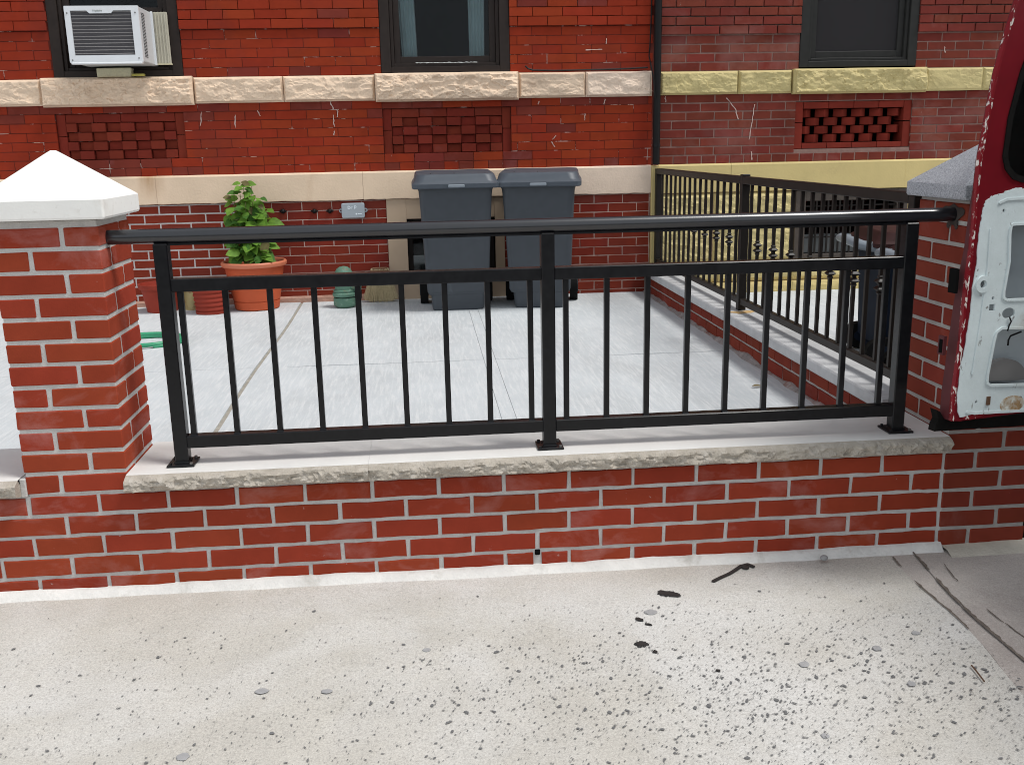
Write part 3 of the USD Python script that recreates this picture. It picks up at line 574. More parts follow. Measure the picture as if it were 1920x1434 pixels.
# mortar sheets of other tones over the joints low on the left house
rngb = np.random.default_rng(21)
XJ = .075
jw = plate(sbox(XL, .38, XJ, 1.128), D+.0015, D+.006); obj('repointing', jw, m_fmg, h1)
for a, b in ((XJ+.001, BWIN[0]-.14), (BWIN[1]+.07, XM-.02)): obj('repointing', plate(sbox(a, .38, b, 1.128), D+.0015, D+.006), m_fmw, h1)
hL = -1.9
fbm = lambda r: m_fb
H6 = .0602; JT = .0042
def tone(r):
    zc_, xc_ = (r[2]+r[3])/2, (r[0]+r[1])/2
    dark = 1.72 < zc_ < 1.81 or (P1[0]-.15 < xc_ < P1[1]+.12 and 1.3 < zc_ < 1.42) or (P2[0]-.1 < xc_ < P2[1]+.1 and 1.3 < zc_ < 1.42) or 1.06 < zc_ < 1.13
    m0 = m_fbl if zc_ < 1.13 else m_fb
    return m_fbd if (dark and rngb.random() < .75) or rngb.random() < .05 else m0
R = []
R.append((courses(hL, XM-.012, 1.9645, 5, H6, .206, .1445, JT, [(*W1, 0, 9), (*W2, 0, 9)]), D))
R.append((courses(hL, XM-.012, 1.9645+5*H6+.002, 6, H6, .206, .045, JT, [(*W1, 0, 9), (*W2, 0, 9)]), D-.017))
R.append((courses(hL, XM-.012, 1.802-7*H6, 7, H6, .206, .134, JT, [P1, P2], odd=0), D))
R.append((courses(hL, XM-.012, 1.3225, 1, 1.802-7*H6-1.3225, .103, .03, JT, []), D))
R.append((courses(XJ+.004, XM-.025, .385, 12, .0618, .206, .060, .0045, [(BWIN[0]-.14, BWIN[1]+.07, .3, 1.2)]), D-.0005))
R.append((courses(hL, XJ-.004, .385, 12, .0618, .206, -.085, .0095, []), D-.0005))
allr = [(r, f) for rs, f in R for r in rs]
dist = [(np.linalg.norm(np.array([(r[0]+r[1])/2, f, (r[2]+r[3])/2])-CAM)+(9 if (r[0] < -1.55 or r[2] > 2.46 or (r[3] < .56)) else 0), i) for i, (r, f) in enumerate(allr)]
keep1 = {i for _, i in sorted(dist)[:300]}; rest = {}
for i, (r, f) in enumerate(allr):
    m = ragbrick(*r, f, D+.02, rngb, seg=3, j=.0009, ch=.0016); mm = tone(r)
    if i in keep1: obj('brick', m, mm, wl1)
    else: rest.setdefault(str(mm.GetPath()), []).append(m)
spread(h1, rest)
R = []; hR = 5.9
R.append((courses(XM+.012, hR, 1.9575, 4, .0597, .206, 3.180, .0085, [(*W3, 0, 9)]), D))
R.append((courses(XM+.012, hR, 1.9575+4*.0597+.002, 4, .0597, .206, 3.10, .0085, [(*W3, 0, 9)]), D-.017))
R.append((courses(XM+.012, hR, 1.9575+8*.0597+.004, 3, .0597, .206, 3.18, .0085, [(*W3, 0, 9)]), D-.0))
R.append((courses(XM+.012, hR, 1.803-7*.0597, 7, .0597, .206, 3.086, .0085, [P3]), D))
R.append((courses(XM+.012, hR, 1.3225, 1, 1.803-7*.0597-1.3225, .103, 3.0, .0085, []), D))
allr = [(r, f) for rs, f in R for r in rs]
dist = [(np.linalg.norm(np.array([(r[0]+r[1])/2, f, (r[2]+r[3])/2])-CAM)+(9 if (r[0] > 5.4 or r[2] > 2.42) else 0), i) for i, (r, f) in enumerate(allr)]
keep2 = {i for _, i in sorted(dist)[:300]}; rest = {}
for i, (r, f) in enumerate(allr):
    m = ragbrick(*r, f, D+.02, rngb, seg=3, j=.0012, ch=.0018)
    if i in keep2: obj('brick', m, m_rb, wl2)
    else: rest.setdefault(str(m_rb.GetPath()), []).append(m)
spread(h2, rest)
# upper fronts above the picture
for h, x0, x1, mm in ((h1, XL, XM-.012, m_fb), (h2, XM+.012, XR, m_rb)):
    hs = [(*W1, 0, ZT), (*W2, 0, ZT), (*W3, 0, ZT)]
    ms = [ragbrick(*r, D-.001, D+.02, rngb, seg=1) for r in courses(x0, x1, 2.68, 40, .0602, .206, .03, .006, hs)]
    obj('upper_bricks', ms, mm, h, kind='stuff')

# recessed panels under the windows
def panel(house, P, seed, phase):
    x0, x1, z0, z1 = P; r = np.random.default_rng(seed); yr = D+.020
    pn = obj('panel', box(x0, x1, D+.05, D+.2, z0, z1), m_fm, house)
    put = lambda a, b, c, d, f: obj('brick', cbox(a+.002, b-.002, f, D+.06, c+.002, d-.002, .0015, .0006, r), m_fbp, pn)
    sw_ = .062; iz0, iz1 = z0+.030, z1-.060
    zm = (z0+z1)/2+.02
    for xa, xb in ((x0, x0+sw_), (x1-sw_, x1)): put(xa, xb, z0, zm, yr); put(xa, xb, zm, z1, yr)
    n = 4; W = x1-x0-2*sw_
    for k in range(n): put(x0+sw_+W*k/n, x0+sw_+W*(k+1)/n, iz1, z1, yr)
    for k in range(3): put(x0+sw_+W*k/3, x0+sw_+W*(k+1)/3, z0, iz0, yr)
    cols = [0]+[.75+k for k in range(7)]+[7.6]; cw = W/7.6; rh = (iz1-iz0)/4
    for c in range(8):
        for w_ in range(4):
            pr = (c+w_+phase) % 2
            put(x0+sw_+cols[c]*cw, x0+sw_+cols[c+1]*cw, iz1-(w_+1)*rh, iz1-w_*rh, yr-.011 if pr == 0 else yr+.016)
panel(h1, P1, 5, 0); panel(h1, P2, 6, 0)
def grille(house, P, seed):
    x0, x1, z0, z1 = P; r = np.random.default_rng(seed); yr = D+.010
    pn = obj('grille', box(x0, x1, D+.17, D+.25, z0, z1), m_black, house)
    def put(a, b, c, d, f, m=None): obj('brick', cbox(a+.002, b-.002, f, D+.16, c+.003, d-.003, .0015, .0006, r), m or m_rbr, pn)
    sw_ = .060; iz0, iz1 = z0+.045, z1-.052
    for xa, xb in ((x0, x0+sw_), (x1-sw_, x1)): put(xa, xb, z0, (z0+z1)/2+.02, yr); put(xa, xb, (z0+z1)/2+.02, z1, yr)
    W = x1-x0-2*sw_
    for k in range(4): put(x0+sw_+W*k/4, x0+sw_+W*(k+1)/4, iz1, z1, yr)
    for k in range(4): put(x0+sw_+W*k/4, x0+sw_+W*(k+1)/4, z0, iz0, yr)
    rh = (iz1-iz0)/4; pitch = W/5.5
    for w_ in range(4):
        off = (.5 if w_ % 2 else 0)
        for k in range(6):
            xc = x0+sw_+(k+off)*pitch+.030
            if xc > x1-sw_-.02: continue
            b = cbox(-.037, .037, -.037, .037, iz1-(w_+1)*rh+.002, iz1-w_*rh-.002, .002)
            b.apply_transform(trimesh.transformations.rotation_matrix(math.pi/4, [0,0,1])); b.apply_translation([xc, D+.080, 0])
            m = trimesh.intersections.slice_mesh_plane(b, [-1,0,0], [x1-sw_-.001, 0, 0]); m = trimesh.intersections.slice_mesh_plane(m, [1,0,0], [x0+sw_+.001, 0, 0])
            obj('brick', m, m_rbr, pn)
grille(h2, P3, 8)

# stone bands
XS = [hL, at(79.5,170,y=D)[0], at(364,170,y=D)[0], at(531.5,165,y=D)[0], at(703,160,y=D)[0], at(972,160,y=D)[0], at(1097.5,160,y=D)[0], 2.838]
for i in range(7):
    sill = i in (1, 4); z0, z1 = (1.796, 1.9635) if not sill else (1.786, 1.972)
    yf = D-.052 if sill else D-.022
    obj('window_sill' if sill else 'band_stone', rock(XS[i]+.002, XS[i+1]-.002, z0, z1, yf, D+.15 if sill else D+.02, .058 if sill else .034, 31+i, .0065, .016, freq=7.5), m_cream2 if i < 2 else (m_cream3 if i in (6,) else m_cream2), h1)
obj('band_stone', rock(-5, hL-.002, 1.796, 1.9635, D-.02, D+.02, .02, 30, .03), m_cream2, h1)
XS2 = [2.890, at(1383,155,y=D)[0], at(1484,155,y=D)[0], at(1733,152,y=D)[0], 5.25, 6.6]
for i in range(5):
    sill = i == 2; z0, z1 = (1.800, 1.956) if not sill else (1.792, 1.962)
    obj('window_sill' if sill else 'band_stone', rock(XS2[i]+.002, XS2[i+1]-.002, z0, z1, D-.058 if sill else D-.022, D+.15 if sill else D+.02, .050 if sill else (.034 if i != 3 else .014), 51+i, .0065, .016, freq=7.5), m_yel2, h2)
def smoothband(x0, x1, z0, z1, yf, m, h, seed, ragged=.004):
    n = max(4, int((x1-x0)/.02)); X = np.linspace(x0, x1, n+1); w = ragged*(meshkit.fbm(np.stack([X*14, X*0, X*0+seed], -1), 4, seed)-.5)*2
    rows = [(D+.01, z0+w), (yf+.003, z0+w), (yf, z0+w+.004), (yf, X*0+z1-.008), (yf+.006, X*0+z1), (D+.01, X*0+z1+.006)]
    V = np.vstack([np.stack([X, X*0+y, z], 1) for y, z in rows]); F = []; k = n+1
    for r in range(len(rows)-1):
        for i in range(n): a = r*k+i; F += [[a, a+1, a+k+1], [a, a+k+1, a+k]]
    q = np.arange(len(rows))*k; o = len(V); F += [[q[0], q[i+1], q[i]] for i in range(1, len(rows)-1)]+[[q[0]+n, q[i]+n, q[i+1]+n] for i in range(1, len(rows)-1)]
    obj('base_band', trimesh.Trimesh(V, F, process=False), m, h)
xb = [-6, -.60, .80, 1.80, 2.836]
for i in range(4): smoothband(xb[i]+.0008, xb[i+1]-.0008, 1.134 if i != 3 else 1.132, 1.3215, D-.020-.0015*(i % 2), m_cream if i != 3 else m_cream3, h1, 60+i)
xb = [2.892, 3.42, 4.72, 7]
for i in range(3): smoothband(xb[i]+.0008, xb[i+1]-.0008, 1.124, 1.3215, D-.020-.002*(i % 2), m_yel, h2, 70+i, .002)
# yellow rock-faced base of the neighbouring house
rr_ = [(.372, .470, [2.89, 3.9, 5.2, 7.2]), (.472, .622, [2.89, 3.35, 3.905, 4.765, 5.6, 7.2]), (.624, 1.122, [2.89, 3.30, 3.905, 4.765, 5.9, 7.2])]
n = 0
for z0, z1, xs in rr_:
    for a, b in zip(xs[:-1], xs[1:]):
        n += 1
        if z1 > 1 and abs(a-3.905) < .01: continue
        if z1 > 1:
            obj('base_stone', rock(a+.002, b-.002, z0, .886, D-.020, D+.02, .055, 80+n, .010, .03, freq=5), m_yel2, h2)
            obj('base_stone', rock(a+.002-(.0), b-.002, .889, z1-.002, D-.018, D+.02, .050, 180+n, .010, .03, freq=5), m_yel2, h2)
        else: obj('base_stone', rock(a+.002, b-.002, z0, z1-.002, D-.014 if z0 > .4 else D-.05, D+.02, .030 if z0 > .4 else .012, 80+n, .014, .03, freq=5), m_yel2 if z0 > .4 else m_yel, h2)
obj('corner_strip', cbox(2.838, 2.888, D-.030, D+.02, .40, 1.322, .004), m_yel, h2)
# plinth on the left house
obj('plinth', rock(hL, BWIN[0]-.142, .40, .470, D-.008, D+.02, .012, 90, .02, .01, freq=6), m_pink, h1)

# old paint drips and scrapes on the brick
m_drip = mat('pale_paint_drip', (0.56, 0.42, 0.37), .15, .8, 60)
rd_ = np.random.default_rng(14)
for h, pts in ((h1, ((618,186,625,205), (625,216,627,238), (627,246,626,254), (634,205,632,220), (483,207,488,218), (441,216,441,240), (378,210,376,236), (1034,266,1040,276), (1135,186,1132,196), (1097,213,1096,226), (1137,72,1137,83), (1098,94,1130,93), (410,12,411,28), (1008,196,1012,190), (1036,262,1042,254))),
               (h2, ((1362,184,1379,205), (1379,205,1384,224), (1415,196,1411,222), (1411,222,1404,262), (1409,284,1410,300), (1771,88,1772,100), (1247,181,1248,192)))):
    for (xa, ya, xb_, yb_) in pts:
        n = 6; P = np.array([at(xa+(xb_-xa)*i/n+rd_.normal(0, .5), ya+(yb_-ya)*i/n, y=D-.003) for i in range(n+1)]); w = np.abs(rd_.normal(.0020, .0008, n+1))+.0006
        dv = np.array([P[-1][2]-P[0][2], 0, -(P[-1][0]-P[0][0])]); dv /= np.linalg.norm(dv); V = np.vstack([P+dv*w[:,None], P-dv*w[:,None]]); F = []
        for i in range(n): F += [[i, i+1, n+2+i], [i, n+2+i, n+1+i]]
        obj('paint_drip', trimesh.Trimesh(V, F, process=False), m_drip, h)
# windows
def bars(x0, x1, z0, z1, w, y0, y1, wb=None):
    wb = wb or w
    return [cbox(x0, x0+w, y0, y1, z0, z1, .002), cbox(x1-w, x1, y0, y1, z0, z1, .002), cbox(x0+w+.0003, x1-w-.0003, y0+.001, y1, z0, z0+wb, .002), cbox(x0+w+.0003, x1-w-.0003, y0+.001, y1, z1-w, z1, .002)]
def window(h, X, mf, z0=ZS+.012, wo=.066, shift=0.0):
    x0, x1 = X[0]+.003, X[1]-.003; zt = ZT-.003
    w_ = obj('window', bars(x0, x1, z0, zt, wo, D-.006, D+.14, .040), mf, h)
    a, b, c = x0+wo+.002, x1-wo-.002, z0+.042
    obj('frame_step', bars(a, b, c, zt-.07, .022, D+.012, D+.13, .020), mf, w_)
    a, b, c = a+.024, b-.024, c+.022
    obj('sash', bars(a, b, c, c+.80, .040, D+.035, D+.09, .044), mf, w_)
    obj('sash', bars(a, b, c+.802, zt-.095, .040, D+.06, D+.11, .044), mf, w_)
    return w_, (a+.041, b-.041, c+.045, c+.76)
w1, g1 = window(h1, W1, m_frame)
w2, g2 = window(h1, W2, m_frame)
obj('pane', box(g2[0], g2[1], D+.058, D+.062, g2[2], g2[3]), m_glassbase, w2)
obj('pane', box(g2[0], g2[1], D+.083, D+.087, g2[3]+.09, ZT-.14), m_glassbase, w2)
w3, g3 = window(h2, W3, m_frameb, wo=.062)
obj('screen', box(g3[0], g3[1], D+.050, D+.052, g3[2], g3[3]), m_screen, w3)
obj('pane', box(g3[0], g3[1], D+.066, D+.070, g3[2], g3[3]), m_glassbase, w3)
obj('pane', box(g3[0], g3[1], D+.083, D+.087, g3[3]+.09, ZT-.14), m_glassbase, w3)
r = np.random.default_rng(4); X = np.linspace(1.20, 1.62, 40)
obj('caulk_bead', [tube([(x, D+.0105, 2.0385+r.uniform(-.0012, .0012)) for x in X], r.uniform(.0008, .0028, 40), 5)], m_caulk, w2)
def curtain(x0, x1, xt0, xt1, z0, z1, label, k=5, mt=None):
    n, m = 40, 8; V, F = [], []
    for j in range(m+1):
        t = j/m
        for i in range(n+1):
            u = i/n; x = (x0+(x1-x0)*u)*(1-t)+(xt0+(xt1-xt0)*u)*t; V.append([x, D+.125+.018*math.sin(u*k*6.28+.6*t), z0+(z1-z0)*t])
    for j in range(m):
        for i in range(n): a = j*(n+1)+i; F += [[a, a+1, a+n+2], [a, a+n+2, a+n+1]]
    obj('curtain', trimesh.Trimesh(np.array(V), F, process=False), mt or m_curt, smooth=True, label=label, cat='curtain')
curtain(g2[0]+.01, g2[0]+.115, g2[0]-.06, g2[0]+.08, 2.085, 3.6, 'pale grey curtain at the left side of the middle window')
curtain(g2[1]-.135, g2[1]-.03, g2[1]-.14, g2[1]+.0, 2.085, 3.6, 'pale grey curtain at the right side of the middle window')
curtain(g3[1]-.09, g3[1]-.045, g3[1]-.09, g3[1]-.05, 2.06, 3.6, 'narrow grey curtain behind the screen of the right hand window', 2)
obj('pane', box(g1[0], g1[1], D+.058, D+.062, 2.412, g1[3]+.05), m_glassbase, w1)
obj('sash_rail', cbox(g1[0]-.03, g1[1]+.03, D+.03, D+.085, 2.378, 2.410, .003), m_frame, w1)
# small basement window behind the bins
bw = obj('basement_window', [box(BWIN[0]-.136, BWIN[0], D-.006, D+.20, .535, 1.132), box(BWIN[1], BWIN[1]+.066, D-.006, D+.20, .535, 1.132), box(BWIN[0]+.0005, BWIN[1]-.0005, D-.004, D+.2, .992, 1.131), box(BWIN[0]-.136, BWIN[1]+.066, D-.014, D+.2, .395, .548)], m_beige, h1)
obj('frame', bars(BWIN[0]+.002, BWIN[1]-.002, .551, .989, .035, D+.10, D+.14), m_frame, bw)
obj('pane', box(BWIN[0]+.04, BWIN[1]-.04, D+.115, D+.12, .59, .95), m_glassbase, bw)
# barred basement window of the neighbour
b2 = obj('basement_window', bars(BW2[0]+.003, BW2[1]-.003, BW2[2]+.003, BW2[3]-.003, .075, D-.012, D+.1, .03), m_frame3, h2)
for k in range(1, 8): obj('bar', cbox(BW2[0]+.075+.0875*k-.006, BW2[0]+.075+.0875*k+.006, D-.010, D+.002, BW2[2]+.034, BW2[3]-.079, .001), m_iron2, b2)
for k in range(1, 5): obj('bar', cbox(BW2[0]+.078, BW2[1]-.078, D+.003, D+.012, .70+k*.075, .71+k*.075, .001), m_iron2, b2)
obj('pane', box(BW2[0]+.079, BW2[1]-.079, D+.05, D+.054, BW2[2]+.034, BW2[3]-.08), m_glassbase, b2)
obj('lower_panel', cbox(BW2[0]+.085, BW2[1]-.30, D+.02, D+.03, BW2[2]+.04, .80, .002), mat('grey_panel', (.085, .092, .092), .2, .6), b2)

# ------------------------------------------------------------------ fittings on the house fronts
t = thing('downspout', 'black drainpipe running down between the two houses', 'drainpipe')
obj('pipe', tube([(2.863, D-.052, z) for z in (1.33, 2.0, 2.7, 4.5, 6.9)], .0255, 16), m_cable, t, smooth=60)
for z in (1.45, 2.9, 4.6): obj('strap', tube([(2.863, D-.052, z), (2.863, D-.052, z+.02)], .028, 16), m_iron, t)
pts = [at(x, y, y=D-.03) for x, y in ((1222,0), (1221,40), (1219,80), (1217,105), (1219,130), (1222,150), (1225,185))]
q = [np.array(p_) for p_ in pts]; q = [np.array([q[0][0], q[0][1], 4.0])]+q; q[-2][1] = D-.082; q[-1][1] = D-.082; q[-3][1] = D-.075
obj('cable', tube(q, .0045, 6), m_cable, label='black cable looped down the left side of the drainpipe', cat='cable')
pts = [at(x, y, y=D-.040) for x, y in ((985,124), (990,129), (1000,132), (1040,134), (1080,132), (1130,131), (1180,129), (1215,127))]
for p_ in pts: p_[2] = max(p_[2], 1.9725)
obj('cable', tube(pts, .006, 6), m_cable, label='black cable lying along the top of the cream stone band', cat='cable')
bx = thing('meter_box', 'grey plastic meter reading box with white letters on the red brick', 'meter box')
dp = at(662, 395, y=D-.03); x0, x1, z0, z1 = dp[0]-.079, dp[0]+.079, dp[2]-.051, dp[2]+.051
obj('case', loft([rrect(.158, .102, .010, dp[0], dp[2], 0), rrect(.158, .102, .010, dp[0], dp[2], .028), rrect(.152, .096, .009, dp[0], dp[2], .031)]).apply_transform(np.array([[1,0,0,0],[0,0,-1,D-.002],[0,1,0,0],[0,0,0,1]])), m_dep, bx, smooth=30)
for s in (-1, 1): obj('lug', trimesh.creation.annulus(.006, .014, .006, sections=16, transform=np.array([[1,0,0,dp[0]+s*.085],[0,0,-1,D-.006],[0,1,0,dp[2]],[0,0,0,1]])), m_dep, bx)
def letters(txt, h, x, y, z, m, parent, name='lettering', bold=False):
    t_ = meshkit.text_mesh(txt, h, .0008, bold); t_.apply_transform(np.array([[1,0,0,x],[0,0,-1,y],[0,1,0,z],[0,0,0,1]])); return obj(name, t_, m, parent)
letters('D', .0215, dp[0]-.038, D-.0332, dp[2]+.010, m_print, bx, bold=True); letters('P', .0215, dp[0]+.006, D-.0332, dp[2]+.011, m_print, bx, bold=True)
e = meshkit.text_mesh('E', .016, .0008); e.apply_transform(trimesh.transformations.rotation_matrix(-.55, [0,0,1])); e.apply_transform(np.array([[1,0,0,dp[0]-.018],[0,0,-1,D-.0332],[0,1,0,dp[2]+.017],[0,0,0,1]])); obj('lettering', e, m_print, bx)
obj('emblem', [trimesh.creation.icosphere(1, .006).apply_transform(np.array([[1,0,0,dp[0]+.022],[0,.15,0,D-.0335],[0,0,1,dp[2]-.024],[0,0,0,1]])), box(dp[0]+.032, dp[0]+.060, D-.0338, D-.033, dp[2]-.0265, dp[2]-.0215)], m_print, bx)
for i, (px_, lab) in enumerate(((530, 'black oval wall plug farthest left, just right of the potted plant'), (589, 'black oval wall plug, middle one of the row of three'), (618, 'black oval wall plug nearest the grey meter box'))):
    p_ = at(px_, 396.5-.2*i, y=D-.02)
    cl = thing('wall_plug', lab, 'wall plug')
    m = trimesh.creation.icosphere(2, 1.0); m.apply_transform(np.diag([.017, .022, .016, 1])); m.apply_translation([p_[0], D-.004, p_[2]]); obj('knob', m, m_cable, cl, smooth=True)
    m = trimesh.creation.icosphere(2, 1.0); m.apply_transform(np.diag([.027, .008, .009, 1])); m.apply_translation([p_[0], D-.002, p_[2]]); obj('flange', m, m_cable, cl, smooth=True)

# air conditioner
ac = thing('air_conditioner', 'white window air conditioner with dark coil grille in the left window', 'air conditioner')
X0, X1, Z0, Z1, Y0 = -.957, -.513, 2.040, 2.372, 3.80
obj('casing', [cbox(X0, X1, Y0+.006, D+.06, Z0, Z1, .006)], m_acs, ac)
poly = sbox(X0-.002, Z0-.002, X1+.002, Z1+.002).buffer(-.004).buffer(.004)
op = Polygon([(X0+.033, Z0+.042), (X1-.043, Z0+.042), (X1-.043, Z1-.026), (X1-.150, Z1-.026), (X1-.165, Z1-.042), (X0+.148, Z1-.042), (X0+.132, Z1-.026), (X0+.033, Z1-.026)])
obj('front_frame', plate(poly.difference(op), Y0-.010, Y0+.006), m_acw, ac)
obj('bottom_lip', cbox(X0+.005, X1-.004, Y0-.014, Y0+.03, Z0-.012, Z0-.0005, .004), m_acw, ac)
obj('coil', box(X0+.03, X1-.04, Y0+.0005, Y0+.0055, Z0+.04, Z1-.024), m_coil, ac)
for k in range(13): z = Z0+.052+k*.0206; obj('wire', tube([(X0+.034, Y0-.003, z), (X1-.044, Y0-.003, z)], .0013, 5), m_wire, ac)
letters('Frigidaire', .0095, -.787, Y0-.0108, Z1-.031, m_printd, ac, 'lettering')
for (x, z) in ((X0+.014, Z1-.040), (X1-.018, Z1-.040), (X0+.016, Z0+.014), (X1-.022, Z0+.022)): obj('screw', trimesh.creation.cylinder(.0045, .004, sections=10, transform=np.array([[1,0,0,x],[0,0,-1,Y0-.011],[0,1,0,z],[0,0,0,1]])), m_bolt, ac)
obj('vent_recess', box(X1-.001, X1+.0008, Y0+.055, Y0+.128, Z0+.035, Z1-.030), m_black, ac)
for k in range(30): z = Z0+.038+k*.0090; obj('louvre', cbox(X1+.0006, X1+.004, Y0+.055, Y0+.128, z, z+.0035, .0005), m_acs, ac)
obj('mounting_flange', cbox(X1-.002, X1+.012, D-.052, D-.045, Z0+.002, Z1+.004, .001), m_acw, ac)
ms = []
for k in range(9): a = X1+.012+k*.0098; ms.append(cbox(a, a+.0094, D-.040-(.004 if k % 2 else 0), D-.02, Z0+.012, Z1+.001, .0015))
obj('accordion_panel', ms, m_accord, ac); obj('accordion_rail', cbox(X1+.012, X1+.105, D-.046, D-.018, Z0+.004, Z0+.0115, .001), m_block, ac)
ms = []
for k in range(9): a = X0-.012-k*.0098; ms.append(cbox(a-.0094, a, D-.040-(.004 if k % 2 else 0), D-.02, Z0+.012, Z1+.001, .0015))
obj('accordion_panel', ms, m_frame, ac)
obj('support_block', cbox(-.893, -.672, D-.058, D+.02, 1.9700, 2.0275, .004), m_block, label='cream block propping up the air conditioner on the sill', cat='block')
obj('yellow_strip', cbox(-.668, -.585, D-.075, D-.045, 1.974, 1.988, .004), m_yfoam, label='small yellow strip lying on the sill right of the cream block', cat='foam strip')

# ------------------------------------------------------------------ wheeled bins
def bin_(label, loc, rz, group, mb=m_bin, ml=m_bin2, tab=True, lid=True, hs=1.0, mh=None):
    t = thing('wheeled_bin', label, 'bin', group, loc, rz)
    if hs != 1.0: UsdGeom.Xformable(stage.GetPrimAtPath(t)).AddScaleOp().Set(Gf.Vec3f(1, 1, hs))
    prof = [(.000, .325, .36, .03), (.010, .345, .38, .03), (.105, .355, .385, .0), (.112, .385, .44, .0), (.135, .405, .47, .0), (.45, .432, .50, -.008), (.74, .462, .535, -.016), (.785, .470, .545, -.018), (.80, .485, .56, -.018), (.825, .487, .562, -.018)]
    rings = []
    for z, w, d, cy in prof:
        g = rrect(w, d, .045 if z > .11 else .03, 0, cy, z, 8)
        if .11 < z < .72:
            s = np.clip((.70-z)/.12, 0, 1); fr_ = g[:,1] < cy-d/2+.05
            g[fr_, 1] += s*.030*np.clip((np.abs(g[fr_, 0])-.10)/.05, 0, 1)*np.clip((w/2-np.abs(g[fr_, 0]))/.03, 0, 1)
        rings.append(g)
    obj('body', loft(rings), mb, t, smooth=28)
    for s in (-1, 1):
        wh = obj('wheel', trimesh.creation.cylinder(.098, .055, sections=28, transform=np.array([[0,0,1,s*.222],[0,1,0,.20],[-1,0,0,.0985],[0,0,0,1]])), m_rubber, t, smooth=40)
        obj('hub', trimesh.creation.cylinder(.045, .060, sections=16, transform=np.array([[0,0,1,s*.222],[0,1,0,.20],[-1,0,0,.0985],[0,0,0,1]])), mb, wh)
    if lid:
        L = [(.800, .535, .60, .03), (.806, .553, .62, .045), (.830, .556, .625, .05), (.838, .545, .61, .055), (.850, .525, .585, .065), (.880, .508, .555, .07), (.890, .490, .53, .07), (.893, .36, .40, .07)]
        rr = []
        for z, w, d, r_ in L:
            g = rrect(w, d, r_, 0, -.018, z, 8)
            if z > .83: g[:,2] += .015*(g[:,1]+.25)*(z-.82)/.08*2.2-.0*g[:,0]
            rr.append(g)
        ld = obj('lid', loft(rr), ml, t, smooth=28)
        for xx in (-.155, -.005): obj('rib', tube([(xx, y, 0.8905+.0285*(y+.25)*1.0) for y in np.linspace(-.245, .20, 6)], .0030, 6), m_rubber, ld)
        if tab: obj('grip', cbox(-.05, .055, -.345, -.318, .808, .826, .004), m_bintab, ld)
    obj('handle', tube([(-.20, .27, .80), (-.20, .335, .815), (.20, .335, .815), (.20, .27, .80)], .014 if hs == 1 else .032, 12), mh or mb, t, smooth=50)
    return t
bin_('grey wheeled bin with closed lid, the left one of the two by the house', (1.418, 3.733, .423), 0.5, None)
bin_('grey wheeled bin turned slightly, right one of the two by the house', (1.990, 3.725, .422), -9, None)
for lab, loc, rz in (('dark navy bin with maroon lid farther back in the neighbouring yard', (3.66, 1.80, .398), 80), ('dark navy bin with maroon lid nearest the granite capped pier', (3.56, 1.12, .398), 86)):
    b_ = bin_(lab, loc, rz, None, m_nbin, m_nlid, False, True, .72, m_bintab)

# ------------------------------------------------------------------ pots and plant
def flowerpot(label, loc, prof, m, extra=()):
    t = thing('flower_pot', label, 'flower pot', None, loc)
    obj('pot', revolve(prof, 48), m, t, smooth=35)
    for nm, pr, mm in extra: obj(nm, revolve(pr, 48), mm, t, smooth=35)
    return t
L1 = (.047, 3.93, .424)
t = flowerpot('large orange terracotta coloured pot holding the leafy plant', L1, [(0, .004), (.140, .004), (.149, .010), (.156, .060), (.152, .063), (.152, .066), (.158, .069), (.196, .285), (.200, .300), (.190, .300), (.186, .27), (0, .27)], m_terra,
              [('rim', [(.192, .296), (.214, .298), (.219, .306), (.219, .322), (.213, .330), (.203, .330), (.196, .322), (.192, .296)], m_terrar), ('soil', [(0, .285), (.12, .288), (.194, .276)], m_soil)])
flowerpot('ribbed dark red pot in front, left of the orange pot', (-.232, 3.80, .424), [(0, .002), (.094, .002), (.106, .004), (.108, .020), (.100, .022)]+[q for k in range(5) for q in ((.101+.0028*k*1.0, .026+.030*k), (.1075+.0028*k, .032+.030*k), (.1075+.0028*k, .044+.030*k), (.102+.0028*k, .052+.030*k))]+[(.122, .19), (.126, .205), (.118, .205), (.114, .18), (0, .18)], m_terra2)
flowerpot('dark red tapered pot half hidden behind the left railing post', (-.590, 3.93, .425), [(0, .002), (.096, .002), (.100, .008), (.120, .130), (.121, .133), (.128, .16), (.140, .163), (.143, .17), (.143, .195), (.134, .195), (.128, .17), (0, .165)], m_terra2)
tn = thing('tin_can', 'rusty gold tin with a white lid between the two red pots', 'tin', None, (-.395, 3.98, .424))
obj('can', revolve([(0, 0), (.058, 0), (.060, .004), (.058, .010), (.058, .128), (.060, .134), (0, .134)], 28), m_tin, tn, smooth=35); obj('lid', revolve([(0, .1342), (.061, .1342), (.062, .138), (.062, .160), (.058, .164), (0, .164)], 28), m_white, tn, smooth=35)
pl = thing('potted_plant', 'bushy green plant with broad toothed leaves growing in the orange pot', 'plant', None, (L1[0]-.012, L1[1], .70))
rng = np.random.default_rng(8)
